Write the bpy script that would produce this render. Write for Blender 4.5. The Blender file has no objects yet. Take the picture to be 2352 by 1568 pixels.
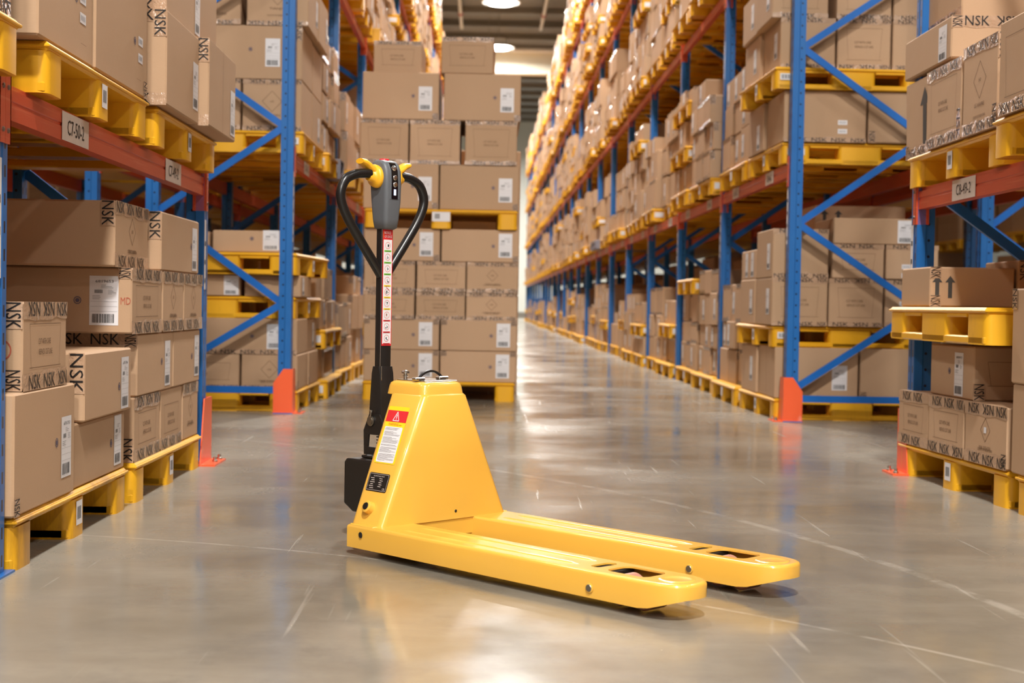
import bpy, math, random
from mathutils import Vector, Matrix
from mathutils.geometry import tessellate_polygon
random.seed(7)
S = bpy.context.scene
C = S.collection

# ------------------------------------------------------------------ camera, world, lights, exposure
CAM_H = 0.752
FPX = 3250.0
def cam_matrix():
    yc = Vector(((1112 - 1176) / FPX, -(700 - 784) / FPX, -1.0)).normalized()      # the aisle direction seen by the camera
    r = math.radians(1.0)
    up = Vector((math.sin(r), math.cos(r), 0.0)); up = (up - yc * up.dot(yc)).normalized()
    xc = yc.cross(up)
    M = Matrix(((xc.x, xc.y, xc.z), (yc.x, yc.y, yc.z), (up.x, up.y, up.z)))       # camera -> world
    M = M.to_4x4(); M.translation = (0, 0, CAM_H)
    return M
cam_d = bpy.data.cameras.new('camera')
cam = bpy.data.objects.new('camera', cam_d); C.objects.link(cam)
cam.matrix_world = cam_matrix()
cam_d.sensor_width = 36.0
cam_d.lens = FPX / 2352 * 36.0
cam_d.clip_end = 300
cam_d.dof.use_dof = True
cam_d.dof.focus_distance = 4.35
cam_d.dof.aperture_fstop = 4.0
S.camera = cam

S.view_settings.view_transform = 'Standard'
S.view_settings.look = 'None'
S.view_settings.gamma = 1.0
S.view_settings.use_curve_mapping = False
S.view_settings.exposure = 0.3

w = bpy.data.worlds.new('world'); S.world = w; w.use_nodes = True
bg = w.node_tree.nodes['Background']
bg.inputs[0].default_value = (1.0, 0.97, 0.93, 1); bg.inputs[1].default_value = 0.25

S.cycles.max_bounces = 8
S.cycles.diffuse_bounces = 4
S.cycles.glossy_bounces = 4
S.cycles.use_denoising = True
S.cycles.sample_clamp_indirect = 6.0

LAMP_W = 430.0           # watts of one high bay lamp
LAMP_COL = (1.0, 0.955, 0.90)
LAMP_Z = 10.5

# ------------------------------------------------------------------ materials
def lin(c):
    f = lambda v: (v / 255 / 12.92) if v / 255 <= 0.04045 else ((v / 255 + 0.055) / 1.055) ** 2.4
    return (f(c[0]), f(c[1]), f(c[2]), 1.0)

class NT:
    def __init__(s, name):
        s.m = bpy.data.materials.new(name); s.m.use_nodes = True
        s.n = s.m.node_tree.nodes; s.l = s.m.node_tree.links
        s.b = s.n['Principled BSDF']
    def node(s, t, **kw):
        x = s.n.new(t)
        for k, v in kw.items():
            if k.startswith('i_'):
                key = k[2:]
                key = int(key) if key.isdigit() else key.replace('_', ' ')
                x.inputs[key].default_value = v
            else:
                setattr(x, k, v)
        return x
    def link(s, a, b): s.l.new(a, b)
    def math(s, op, a, b=None, clamp=False):
        x = s.n.new('ShaderNodeMath'); x.operation = op; x.use_clamp = clamp
        for i, v in enumerate((a, b)):
            if v is None: continue
            if isinstance(v, (int, float)): x.inputs[i].default_value = v
            else: s.link(v, x.inputs[i])
        return x.outputs[0]
    def mix(s, fac, a, b, blend='MIX'):
        x = s.n.new('ShaderNodeMix'); x.data_type = 'RGBA'; x.blend_type = blend
        for i, v in ((0, fac), (6, a), (7, b)):
            if isinstance(v, (int, float)): x.inputs[i].default_value = v
            elif isinstance(v, tuple): x.inputs[i].default_value = v
            else: s.link(v, x.inputs[i])
        return x.outputs[2]
    def ramp(s, fac, lo, hi, a=0.0, b=1.0):
        x = s.n.new('ShaderNodeMapRange'); x.interpolation_type = 'SMOOTHSTEP'
        s.link(fac, x.inputs[0])
        for i, v in ((1, lo), (2, hi), (3, a), (4, b)): x.inputs[i].default_value = v
        return x.outputs[0]
    def noise(s, scale, detail=3, rough=0.5, vec=None, stretch=None):
        x = s.n.new('ShaderNodeTexNoise'); x.inputs['Scale'].default_value = scale
        x.inputs['Detail'].default_value = detail; x.inputs['Roughness'].default_value = rough
        if vec is None: vec = s.coord()
        if stretch:
            mp = s.n.new('ShaderNodeMapping'); mp.inputs['Scale'].default_value = stretch
            s.link(vec, mp.inputs[0]); vec = mp.outputs[0]
        s.link(vec, x.inputs['Vector'])
        return x.outputs['Fac']
    def coord(s, kind='Object'):
        return s.n.new('ShaderNodeTexCoord').outputs[kind]
    def bump(s, h, strength=0.2, dist=0.002):
        x = s.n.new('ShaderNodeBump'); x.inputs['Strength'].default_value = strength; x.inputs['Distance'].default_value = dist
        s.link(h, x.inputs['Height']); s.link(x.outputs[0], s.b.inputs['Normal'])

def plain(name, col, rough=0.5, metal=0.0, spec=0.5, coat=0.0, var=0.08, scale=30, bump=0.0):
    t = NT(name); c = lin(col)
    n = t.noise(scale, 4)
    dark = tuple(x * (1 - var) for x in c[:3]) + (1,)
    lite = tuple(min(1, x * (1 + var)) for x in c[:3]) + (1,)
    t.link(t.mix(n, dark, lite), t.b.inputs['Base Color'])
    t.b.inputs['Roughness'].default_value = rough; t.b.inputs['Metallic'].default_value = metal
    t.b.inputs['Specular IOR Level'].default_value = spec; t.b.inputs['Coat Weight'].default_value = coat
    t.b.inputs['Coat Roughness'].default_value = 0.08
    if bump: t.bump(t.noise(scale * 4, 3), bump, 0.001)
    return t.m

def mat_card(name, island=False):
    t = NT(name)
    if island: rnd = t.node('ShaderNodeNewGeometry').outputs['Random Per Island']
    else: rnd = t.node('ShaderNodeObjectInfo').outputs['Random']
    a = t.mix(rnd, lin((184, 152, 121)), lin((202, 168, 136)))
    n = t.noise(2.2, 3); a = t.mix(t.math('MULTIPLY', n, 0.35), a, lin((178, 146, 112)))
    fib = t.noise(90, 2, 0.7, stretch=(1, 1, 6)); a = t.mix(t.math('MULTIPLY', fib, 0.16), a, lin((140, 106, 76)))
    t.link(a, t.b.inputs['Base Color'])
    t.b.inputs['Roughness'].default_value = 0.72; t.b.inputs['Specular IOR Level'].default_value = 0.25
    t.bump(t.noise(5, 3), 0.25, 0.01)
    return t.m

def mat_tape():
    t = NT('packing_tape')
    t.link(t.mix(t.noise(14, 4), lin((168, 134, 104)), lin((198, 166, 138))), t.b.inputs['Base Color'])
    t.b.inputs['Roughness'].default_value = 0.16; t.b.inputs['Specular IOR Level'].default_value = 0.8
    t.bump(t.noise(38, 3, 0.6), 0.9, 0.006)
    return t.m

def mat_plastic(worn=False):
    t = NT('worn_yellow_plastic' if worn else 'yellow_pallet_plastic')
    rnd = t.node('ShaderNodeObjectInfo').outputs['Random']
    a = t.mix(rnd, lin((228, 168, 26)), lin((238, 178, 36)))
    g = t.noise(6, 5, 0.65, stretch=(1, 1, 0.3)); g = t.ramp(g, 0.56, 0.74)
    amt = t.math('MULTIPLY', t.ramp(t.noise(5, 6, 0.7, stretch=(1, 1, 0.25)), 0.4, 0.66), 0.8) if worn else t.math('MULTIPLY', g, t.ramp(rnd, 0.55, 1.0, 0.08, 0.6))
    a = t.mix(amt, a, lin((150, 104, 26)))
    t.link(a, t.b.inputs['Base Color'])
    t.b.inputs['Roughness'].default_value = 0.38; t.b.inputs['Specular IOR Level'].default_value = 0.45
    t.bump(t.noise(60, 2), 0.08, 0.002)
    return t.m

def mat_post():
    """blue rack steel with punched holes every 75 mm on every face"""
    t = NT('blue_rack_steel')
    co = t.coord(); sp = t.node('ShaderNodeSeparateXYZ'); t.link(co, sp.inputs[0])
    x, y, z = sp.outputs
    zz = t.math('SUBTRACT', t.math('FRACT', t.math('DIVIDE', z, 0.075)), 0.5)
    zz = t.math('MULTIPLY', zz, 0.075)
    nrm = t.node('ShaderNodeSeparateXYZ'); tc = t.node('ShaderNodeTexCoord'); t.link(tc.outputs['Normal'], nrm.inputs[0])
    onx = t.math('GREATER_THAN', t.math('ABSOLUTE', nrm.outputs[0]), 0.9)
    # slots on the aisle face: two columns; round holes on the side face
    dx = t.math('SUBTRACT', t.math('ABSOLUTE', y), 0.024)
    slot = t.math('MULTIPLY', t.math('LESS_THAN', t.math('ABSOLUTE', dx), 0.006), t.math('LESS_THAN', t.math('ABSOLUTE', zz), 0.016))
    dd = t.math('SUBTRACT', t.math('ABSOLUTE', x), 0.058)
    rr = t.math('ADD', t.math('MULTIPLY', dd, dd), t.math('MULTIPLY', zz, zz))
    hole = t.math('LESS_THAN', rr, 0.000042)
    m = t.math('ADD', t.math('MULTIPLY', onx, slot), t.math('MULTIPLY', t.math('SUBTRACT', 1.0, onx), hole), True)
    base = t.mix(t.noise(7, 3), lin((26, 96, 168)), lin((38, 110, 180)))
    scr = t.ramp(t.noise(40, 3, 0.7, stretch=(3, 3, 0.12)), 0.66, 0.78)
    base = t.mix(t.math('MULTIPLY', scr, 0.35), base, lin((120, 150, 190)))
    t.link(t.mix(m, base, lin((12, 22, 40))), t.b.inputs['Base Color'])
    t.b.inputs['Roughness'].default_value = 0.3
    return t.m

def mat_beam():
    t = NT('orange_beam_steel')
    s = t.noise(30, 4, 0.6, stretch=(2, 0.06, 3)); s = t.ramp(s, 0.55, 0.72)
    a = t.mix(t.noise(3, 2), lin((190, 70, 40)), lin((202, 84, 50)))
    a = t.mix(t.math('MULTIPLY', s, 0.45), a, lin((226, 140, 106)))
    t.link(a, t.b.inputs['Base Color']); t.b.inputs['Roughness'].default_value = 0.36
    return t.m

def mat_guard():
    t = NT('orange_guard_steel')
    a = t.mix(t.noise(4, 3), lin((238, 92, 50)), lin((244, 106, 62)))
    sc = t.ramp(t.noise(16, 5, 0.7, stretch=(1, 1, 0.5)), 0.6, 0.72)
    gr = t.node('ShaderNodeSeparateXYZ'); t.link(t.coord(), gr.inputs[0])
    low = t.ramp(gr.outputs[2], 0.16, 0.02)
    a = t.mix(t.math('MULTIPLY', t.math('MULTIPLY', sc, low), 0.8), a, lin((240, 170, 150)))
    t.link(a, t.b.inputs['Base Color']); t.b.inputs['Roughness'].default_value = 0.3
    return t.m

def mat_floor():
    t = NT('polished_concrete')
    co = t.coord()
    n1 = t.noise(0.55, 5, 0.6, co); n2 = t.noise(3.2, 6, 0.65, co); n3 = t.noise(24, 4, 0.6, co)
    st = t.noise(1.6, 5, 0.6, co, stretch=(0.5, 1.5, 1))
    a = t.mix(t.ramp(n1, 0.32, 0.68), lin((112, 106, 94)), lin((146, 139, 125)))
    a = t.mix(t.math('MULTIPLY', t.ramp(st, 0.45, 0.75), 0.5), a, lin((158, 151, 137)))
    a = t.mix(t.math('MULTIPLY', t.ramp(n2, 0.46, 0.70), 0.55), a, lin((104, 100, 92)))
    a = t.mix(t.math('MULTIPLY', n3, 0.22), a, lin((96, 88, 76)))
    # pale unpolished dust along the feet of the racks
    sp = t.node('ShaderNodeSeparateXYZ'); t.link(co, sp.inputs[0])
    X, Y = sp.outputs[0], sp.outputs[1]
    wob = t.math('MULTIPLY', t.math('SUBTRACT', t.noise(1.4, 4, 0.6, co), 0.5), 0.5)
    edge = t.math('ADD', t.math('ABSOLUTE', t.math('SUBTRACT', X, 0.38)), wob)
    dust = t.ramp(edge, 1.05, 1.75)
    a = t.mix(t.math('MULTIPLY', dust, 0.4), a, lin((164, 159, 148)))
    # scuffs and scratches: long thin streaks
    def streak(scale, rot, lo, hi):
        mp = t.n.new('ShaderNodeMapping'); mp.inputs['Rotation'].default_value = (0, 0, rot); mp.inputs['Scale'].default_value = (1, 0.035, 1)
        t.link(co, mp.inputs[0])
        return t.ramp(t.noise(scale, 2, 0.5, mp.outputs[0]), lo, hi)
    s = t.math('ADD', streak(26, 0.5, 0.70, 0.76), t.math('ADD', streak(30, -0.35, 0.71, 0.77), streak(22, 1.2, 0.71, 0.77)), True)
    a = t.mix(t.math('MULTIPLY', s, 0.22), a, lin((190, 184, 172)))
    # two curved tyre scuffs crossing the aisle
    def arc(cx, cy, rad, half):
        dx = t.math('SUBTRACT', X, cx); dy = t.math('SUBTRACT', Y, cy)
        d = t.math('SQRT', t.math('ADD', t.math('MULTIPLY', dx, dx), t.math('MULTIPLY', dy, dy)))
        return t.ramp(t.math('ABSOLUTE', t.math('SUBTRACT', d, rad)), half, half * 0.3)
    ar = t.math('ADD', arc(-4.6, 2.6, 6.03, 0.028), arc(-2.2, 0.4, 4.2, 0.012), True)
    br = t.ramp(t.noise(6, 4, 0.7, co), 0.36, 0.6)
    ar = t.math('MULTIPLY', ar, br)
    a = t.mix(t.math('MULTIPLY', ar, 0.38), a, lin((192, 186, 174)))
    t.link(a, t.b.inputs['Base Color'])
    r = t.math('ADD', t.ramp(n2, 0.3, 0.75, 0.07, 0.15), t.math('MULTIPLY', dust, 0.10))
    r = t.math('ADD', r, t.math('MULTIPLY', t.ramp(t.noise(0.9, 4, 0.55, co), 0.34, 0.70), 0.17))
    r = t.math('ADD', r, t.math('MULTIPLY', s, 0.12))
    t.link(r, t.b.inputs['Roughness'])
    t.b.inputs['Specular IOR Level'].default_value = 0.5
    t.bump(t.math('ADD', t.noise(2.2, 3, 0.55, co), t.math('MULTIPLY', t.noise(60, 3, 0.6, co), 0.05)), 0.16, 0.02)
    return t.m

def mat_emit(name, col, strength):
    t = NT(name)
    t.b.inputs['Base Color'].default_value = (0.8, 0.8, 0.8, 1)
    t.b.inputs['Emission Color'].default_value = col; t.b.inputs['Emission Strength'].default_value = strength
    return t.m

M = dict(
    card=mat_card('cardboard'), card_far=mat_card('cardboard_far', True), tape=mat_tape(), pallet=mat_plastic(), pallet_worn=mat_plastic(True),
    post=mat_post(), beam=mat_beam(), guard=mat_guard(), floor=mat_floor(),
    brace=plain('blue_brace_steel', (24, 104, 190), 0.32, 0.0, var=0.06),
    ink=plain('black_ink', (26, 23, 22), 0.45, var=0.1), print=plain('brown_print', (112, 84, 60), 0.7, var=0.1, spec=0.2),
    red_print=plain('red_print', (176, 84, 60), 0.7, var=0.2), blue_print=plain('blue_print', (92, 84, 104), 0.7, var=0.15),
    arrow=plain('grey_print', (62, 60, 58), 0.6, var=0.1),
    paper=plain('white_label_paper', (226, 224, 226), 0.5, var=0.03), grey=plain('grey_print_lines', (150, 148, 150), 0.6, var=0.05),
    plate=plain('pale_plate', (214, 200, 190), 0.5, var=0.06),
    yellow=plain('yellow_truck_paint', (234, 180, 72), 0.24, coat=0.5, var=0.02, scale=8),
    black=plain('black_powder_coat', (27, 25, 24), 0.42, var=0.12, scale=200, bump=0.05),
    rubber=plain('black_rubber', (24, 23, 23), 0.3, var=0.1), housing=plain('grey_housing', (92, 96, 101), 0.45, var=0.05, scale=60),
    rocker=plain('yellow_knob_plastic', (246, 182, 40), 0.35, var=0.03), red=plain('red_button', (208, 30, 40), 0.3, var=0.05),
    sticker_red=plain('red_sticker', (214, 46, 52), 0.4, var=0.03), sticker_yellow=plain('yellow_sticker', (252, 212, 40), 0.4, var=0.02),
    green=plain('green_strip', (112, 196, 50), 0.4, var=0.03), orange_text=plain('orange_text', (226, 116, 36), 0.4, var=0.03),
    steel=plain('bright_steel', (196, 192, 186), 0.22, 1.0, var=0.06), zinc=plain('dull_zinc', (150, 148, 140), 0.38, 1.0, var=0.1),
    glossy=plain('black_gloss_panel', (14, 14, 18), 0.08, var=0.05), pu=plain('polyurethane_roller', (172, 116, 96), 0.4, var=0.05),
    wall=plain('white_wall', (222, 224, 216), 0.7, var=0.03, scale=1), deck=plain('dark_ceiling_deck', (120, 119, 116), 0.6, var=0.08, scale=0.6),
    purlin=plain('ceiling_purlin', (128, 122, 112), 0.5, var=0.05), girder=plain('cream_girder', (232, 226, 208), 0.5, var=0.03, scale=1),
    pipe=plain('pale_pipe', (206, 202, 194), 0.35, var=0.05), pipe_red=plain('red_coupling', (170, 60, 52), 0.4, var=0.1),
    grey_plastic=plain('grey_plastic', (128, 126, 138), 0.45, var=0.06), dark=plain('dark_fabric', (50, 44, 52), 0.7, var=0.2, scale=12),
    lens=mat_emit('lamp_lens', (1.0, 0.96, 0.9, 1), 30.0), screen=mat_emit('screen_light', (0.45, 0.65, 1.0, 1), 1.6),
    lampwhite=plain('lamp_reflector', (236, 238, 236), 0.35, var=0.02),
)

# ------------------------------------------------------------------ mesh helpers
class MB:
    """collects faces with a material each, then links them as one mesh"""
    def __init__(s): s.v = []; s.f = []; s.mi = []; s.mats = []
    def _m(s, m):
        if m not in s.mats: s.mats.append(m)
        return s.mats.index(m)
    def add(s, vs, fs, m, T=None):
        o = len(s.v); k = s._m(m)
        s.v += [tuple(T @ Vector(p)) for p in vs] if T else [tuple(p) for p in vs]
        for f in fs: s.f.append([i + o for i in f]); s.mi.append(k)
        return s
    def box(s, lo, hi, m, T=None):
        x0, y0, z0 = lo; x1, y1, z1 = hi
        vs = [(x0, y0, z0), (x1, y0, z0), (x1, y1, z0), (x0, y1, z0), (x0, y0, z1), (x1, y0, z1), (x1, y1, z1), (x0, y1, z1)]
        return s.add(vs, [(0, 3, 2, 1), (4, 5, 6, 7), (0, 1, 5, 4), (1, 2, 6, 5), (2, 3, 7, 6), (3, 0, 4, 7)], m, T)
    def rbox(s, lo, hi, r, m, T=None):
        """box with chamfered edges"""
        c = [(lo[i] + hi[i]) / 2 for i in range(3)]; h = [(hi[i] - lo[i]) / 2 for i in range(3)]
        r = min(r, *(x * 0.9 for x in h))
        vs = []; idx = {}
        for sx in (-1, 1):
            for sy in (-1, 1):
                for sz in (-1, 1):
                    for ax in range(3):
                        p = [sx * (h[0] - r), sy * (h[1] - r), sz * (h[2] - r)]
                        p[ax] += (sx, sy, sz)[ax] * r
                        idx[(sx, sy, sz, ax)] = len(vs); vs.append(tuple(c[i] + p[i] for i in range(3)))
        fs = []
        for ax in range(3):
            b, d = [(1, 2), (2, 0), (0, 1)][ax]
            for sg in (-1, 1):
                q = []
                for (sb, sd) in ((-1, -1), (1, -1), (1, 1), (-1, 1)):
                    k = [0, 0, 0]; k[ax] = sg; k[b] = sb; k[d] = sd
                    q.append(idx[(k[0], k[1], k[2], ax)])
                fs.append(q if sg > 0 else q[::-1])
        for ax in range(3):
            b, d = [(1, 2), (2, 0), (0, 1)][ax]
            for sb in (-1, 1):
                for sd in (-1, 1):
                    def g(sa, a2):
                        k = [0, 0, 0]; k[ax] = sa; k[b] = sb; k[d] = sd
                        return idx[(k[0], k[1], k[2], a2)]
                    q = [g(-1, b), g(1, b), g(1, d), g(-1, d)]
                    fs.append(q if sb * sd < 0 else q[::-1])
        for sx in (-1, 1):
            for sy in (-1, 1):
                for sz in (-1, 1):
                    q = [idx[(sx, sy, sz, a)] for a in range(3)]
                    fs.append(q if sx * sy * sz > 0 else q[::-1])
        return s.add(vs, fs, m, T)
    def prism(s, pts, vec, m, T=None):
        """planar polygon (3d points) pushed along vec"""
        n = len(pts); v = Vector(vec)
        vs = [Vector(p) for p in pts] + [Vector(p) + v for p in pts]
        fs = [list(range(n))[::-1], list(range(n, 2 * n))] + [(i, (i + 1) % n, n + (i + 1) % n, n + i) for i in range(n)]
        return s.add(vs, fs, m, T)
    def loft(s, rings, m, T=None, caps=True):
        n = len(rings[0]); vs = [p for r in rings for p in r]; fs = []
        for k in range(len(rings) - 1):
            for i in range(n):
                j = (i + 1) % n
                fs.append((k * n + i, k * n + j, (k + 1) * n + j, (k + 1) * n + i))
        if caps:
            fs.append(list(range(n))[::-1]); fs.append([(len(rings) - 1) * n + i for i in range(n)])
        return s.add(vs, fs, m, T)
    def tube(s, path, r, m, seg=12, T=None, caps=True):
        path = [Vector(p) for p in path]; rings = []; ref = None
        for i, p in enumerate(path):
            d = (path[min(i + 1, len(path) - 1)] - path[max(i - 1, 0)]).normalized()
            if ref is None: ref = d.orthogonal().normalized()
            ref = (ref - d * ref.dot(d)).normalized(); b = d.cross(ref)
            rr = r[i] if isinstance(r, (list, tuple)) else r
            rings.append([p + (ref * math.cos(a) + b * math.sin(a)) * rr for a in [2 * math.pi * k / seg for k in range(seg)]])
        return s.loft(rings, m, T, caps)
    def lathe(s, prof, m, seg=24, T=None):
        rings = [[(r * math.cos(2 * math.pi * k / seg), r * math.sin(2 * math.pi * k / seg), z) for k in range(seg)] for r, z in prof]
        return s.loft(rings, m, T)
    def quad(s, p, m, T=None): return s.add(p, [tuple(range(len(p)))], m, T)
    def poly(s, loops, m, T=None):
        """flat polygon with holes"""
        tris = tessellate_polygon([[Vector(p) for p in l] for l in loops])
        vs = [p for l in loops for p in l]
        return s.add(vs, [tuple(t) for t in tris], m, T)
    def mesh(s, name, smooth=None):
        me = bpy.data.meshes.new(name); me.from_pydata(s.v, [], s.f)
        for m in s.mats: me.materials.append(m)
        me.polygons.foreach_set('material_index', s.mi)
        me.update()
        if smooth is not None:
            me.shade_smooth(); me.set_sharp_from_angle(angle=math.radians(smooth))
        return me
    def build(s, name, parent=None, loc=(0, 0, 0), smooth=None, bevel=None, kind=None):
        o = bpy.data.objects.new(name, s.mesh(name, smooth)); C.objects.link(o)
        o.location = loc
        if parent: o.parent = parent
        if bevel:
            b = o.modifiers.new('edge', 'BEVEL'); b.width = bevel; b.segments = 3; b.limit_method = 'ANGLE'; b.angle_limit = math.radians(40)
        if kind: o['kind'] = kind
        return o

def tag(o, label, cat, group=None):
    o['label'] = label; o['category'] = cat
    if group: o['group'] = group
    return o
def empty(name, loc=(0, 0, 0), rz=0.0):
    o = bpy.data.objects.new(name, None); C.objects.link(o); o.location = loc; o.rotation_euler = (0, 0, rz)
    o.empty_display_size = 0.1
    return o
def thing(name, label, cat, loc=(0, 0, 0), rz=0.0, group=None): return tag(empty(name, loc, rz), label, cat, group)
def share(name, me, parent=None, loc=(0, 0, 0), rot=(0, 0, 0)):
    o = bpy.data.objects.new(name, me); C.objects.link(o); o.location = loc; o.rotation_euler = rot
    if parent: o.parent = parent
    return o

_txt = {}
def text_geo(s):
    """flat letters: cap height 1, centred on the origin"""
    if s not in _txt:
        cu = bpy.data.curves.new('lettering', 'FONT'); cu.body = s; cu.resolution_u = 2
        o = bpy.data.objects.new('lettering', cu); C.objects.link(o)
        me = o.evaluated_get(bpy.context.evaluated_depsgraph_get()).to_mesh()
        vs = [v.co.copy() for v in me.vertices]; fs = [tuple(p.vertices) for p in me.polygons]
        o.evaluated_get(bpy.context.evaluated_depsgraph_get()).to_mesh_clear()
        bpy.data.objects.remove(o); bpy.data.curves.remove(cu)
        x0 = min(v.x for v in vs); x1 = max(v.x for v in vs); h = 0.69
        _txt[s] = ([((v.x - (x0 + x1) / 2) / h, (v.y - h / 2) / h) for v in vs], fs, (x1 - x0) / h)
    return _txt[s]
def face_T(origin, right, up):
    r = Vector(right).normalized(); u = Vector(up); u = (u - r * u.dot(r)).normalized(); n = r.cross(u)
    m = Matrix((r, u, n)).transposed().to_4x4(); m.translation = Vector(origin)
    return m
def put_text(mb, s, F, cx, cy, h, m, off=0.0012, width=None, flip=False, rot=0.0, bold=0):
    """letters on the plane F (x right, y up, z out)"""
    vs, fs, wd = text_geo(s)
    sx = (width / wd) if width else h
    ca, sa = math.cos(rot), math.sin(rot); k = -1 if flip else 1
    P = []
    for x, y in vs:
        x *= sx * k; y *= h * k
        P.append((cx + x * ca - y * sa, cy + x * sa + y * ca, off))
    mb.add(P, fs, m, F)
def rect(mb, F, x0, y0, x1, y1, m, off=0.0010): mb.quad([(x0, y0, off), (x1, y0, off), (x1, y1, off), (x0, y1, off)], m, F)
def line(mb, F, a, b, wd, m, off=0.0010):
    a = Vector(a); b = Vector(b); d = (b - a).normalized(); n = Vector((-d.y, d.x)) * wd / 2
    mb.quad([(*(a - n), off), (*(b - n), off), (*(b + n), off), (*(a + n), off)], m, F)
def ring(mb, F, cx, cy, r0, r1, m, off=0.0010, seg=20, sx=1.0):
    P = [(cx + r * sx * math.cos(t), cy + r * math.sin(t), off) for r in (r0, r1) for t in [2 * math.pi * k / seg for k in range(seg)]]
    mb.add(P, [(k, (k + 1) % seg, seg + (k + 1) % seg, seg + k) for k in range(seg)], m, F)
def disc(mb, F, cx, cy, r, m, off=0.0010, seg=16): mb.quad([(cx + r * math.cos(2 * math.pi * k / seg), cy + r * math.sin(2 * math.pi * k / seg), off) for k in range(seg)], m, F)
#@@SETTING

# ------------------------------------------------------------------ the setting
def structure(o): o['kind'] = 'structure'; return o
END_Y, CEIL_Z = 87.0, 12.0
f = MB(); f.quad([(-30, -30, 0), (30, -30, 0), (30, END_Y, 0), (-30, END_Y, 0)], M['floor']); structure(f.build('floor'))
f = MB(); f.box((-30, -30, CEIL_Z), (30, END_Y, CEIL_Z + 0.1), M['deck']); structure(f.build('ceiling'))
f = MB(); f.box((-30, END_Y, 0), (30, END_Y + 0.2, CEIL_Z), M['wall'])
f.box((-30, END_Y - 0.02, 0), (30, END_Y, 0.35), M['purlin']); structure(f.build('wall_back'))
for i, sx in enumerate((-1, 1)):
    f = MB(); f.box((sx * 30 - 0.1, -30, 0), (sx * 30 + 0.1, END_Y, CEIL_Z), M['wall']); structure(f.build('wall_' + ('left', 'right')[i]))
k = 0
y = 20.0
while y < END_Y:
    f = MB(); f.box((-30, y - 0.04, CEIL_Z - 0.22), (30, y + 0.04, CEIL_Z), M['purlin'])
    k += 1; structure(f.build('trim_%d' % k)); y += 2.6
f = MB()
f.box((-30, 55.7, 10.75), (30, 56.3, 10.85), M['girder']); f.box((-30, 55.95, 9.95), (30, 56.05, 10.75), M['girder']); f.box((-30, 55.7, 9.85), (30, 56.3, 9.95), M['girder'])
structure(f.build('trim_%d' % (k + 1)))

# ------------------------------------------------------------------ high bay lamps (each carries its own light)
def lamp(x, y, label, group=None, power=1.0):
    t = thing('high_bay_lamp', label, 'lamp', (x, y, LAMP_Z), 0, group)
    a = MB(); a.lathe([(0.06, 0.34), (0.30, 0.32), (0.33, 0.26), (0.33, 0.12), (0.62, 0.0), (0.60, -0.01), (0.30, 0.1)], M['lampwhite'], 28); a.build('reflector', t, smooth=40)
    a = MB(); a.lathe([(0.0, 0.02), (0.46, 0.02), (0.46, 0.0), (0.40, -0.05), (0.0, -0.07)], M['lens'], 28); a.build('lens', t, smooth=40)
    a = MB(); a.tube([(0, 0, 0.33), (0, 0, CEIL_Z - LAMP_Z)], 0.012, M['zinc'], 8); a.build('hanging_rod', t)
    L = bpy.data.lights.new('lamp_light', 'AREA'); L.shape = 'DISK'; L.size = 0.9; L.energy = LAMP_W * power; L.color = LAMP_COL; L.spread = math.radians(175)
    o = bpy.data.objects.new('lamp_light', L); C.objects.link(o); o.parent = t; o.location = (0, 0, -0.09)
    return t
AX = 0.38
for i in range(14):
    y = -26.1 + 8.0 * i
    if i == 4: continue                     # no lamp over the cross passage itself
    lab = {45.9: 'glowing high bay lamp nearer the camera in the dark ceiling gap above the aisle', 53.9: 'glowing high bay lamp just above the cream girder'}.get(round(y, 1))
    lamp(AX, y, lab or 'white high bay lamp added out of view to brighten the end wall', 'unseen lamps' if not lab else None, 3.0 if y < -1 else 1.7)
for x in (-6.5, 7.3):
    for y in (-14.0, -6.0, 2.0, 10.0, 18.0): lamp(x, y, 'white high bay lamp added out of view to brighten the end wall', 'unseen lamps', 0.3)
for x in (-5.5, 6.3): lamp(x, 79.0, 'white high bay lamp added out of view to brighten the end wall', 'unseen lamps', 2.2)  # extra lamps added past the racks to brighten the end wall

# pipes under the ceiling
t = thing('sprinkler_main', 'pale horizontal pipe running along the top of the cream girder', 'pipe', (0, 54.9, 10.62))
a = MB(); a.tube([(-12, 0, 0), (12, 0, 0)], 0.10, M['pipe'], 14); a.build('pipe_run', t, smooth=40)
for x in (-8, -4, 0, 4, 8):
    a = MB(); a.tube([(x, 0, 0.09), (x, 0, CEIL_Z - 10.62)], 0.012, M['zinc'], 6); a.build('hanger', t)
for x, lab in ((2.0, 'sloping sprinkler pipe with red couplings beside the stacked loads of the long C8 row'), (-1.05, 'sloping sprinkler pipe with a red coupling above the aisle stack')):
    t = thing('sprinkler_pipe', lab, 'pipe', (x, 0, 0))
    a = MB(); a.tube([(0.0, 30, 11.4), (0.0, 54.8, 11.4)], 0.07, M['pipe'], 12); a.build('pipe_run', t, smooth=40)
    for y in (36.0, 44.0, 52.0):
        a = MB(); a.tube([(0, y, 11.4), (0, y + 0.22, 11.4)], 0.095, M['pipe_red'], 12); a.build('coupling', t, smooth=40)
        a = MB(); a.tube([(0, y + 0.1, 11.4), (0, y + 0.1, CEIL_Z)], 0.015, M['zinc'], 6); a.build('hanger', t)

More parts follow.
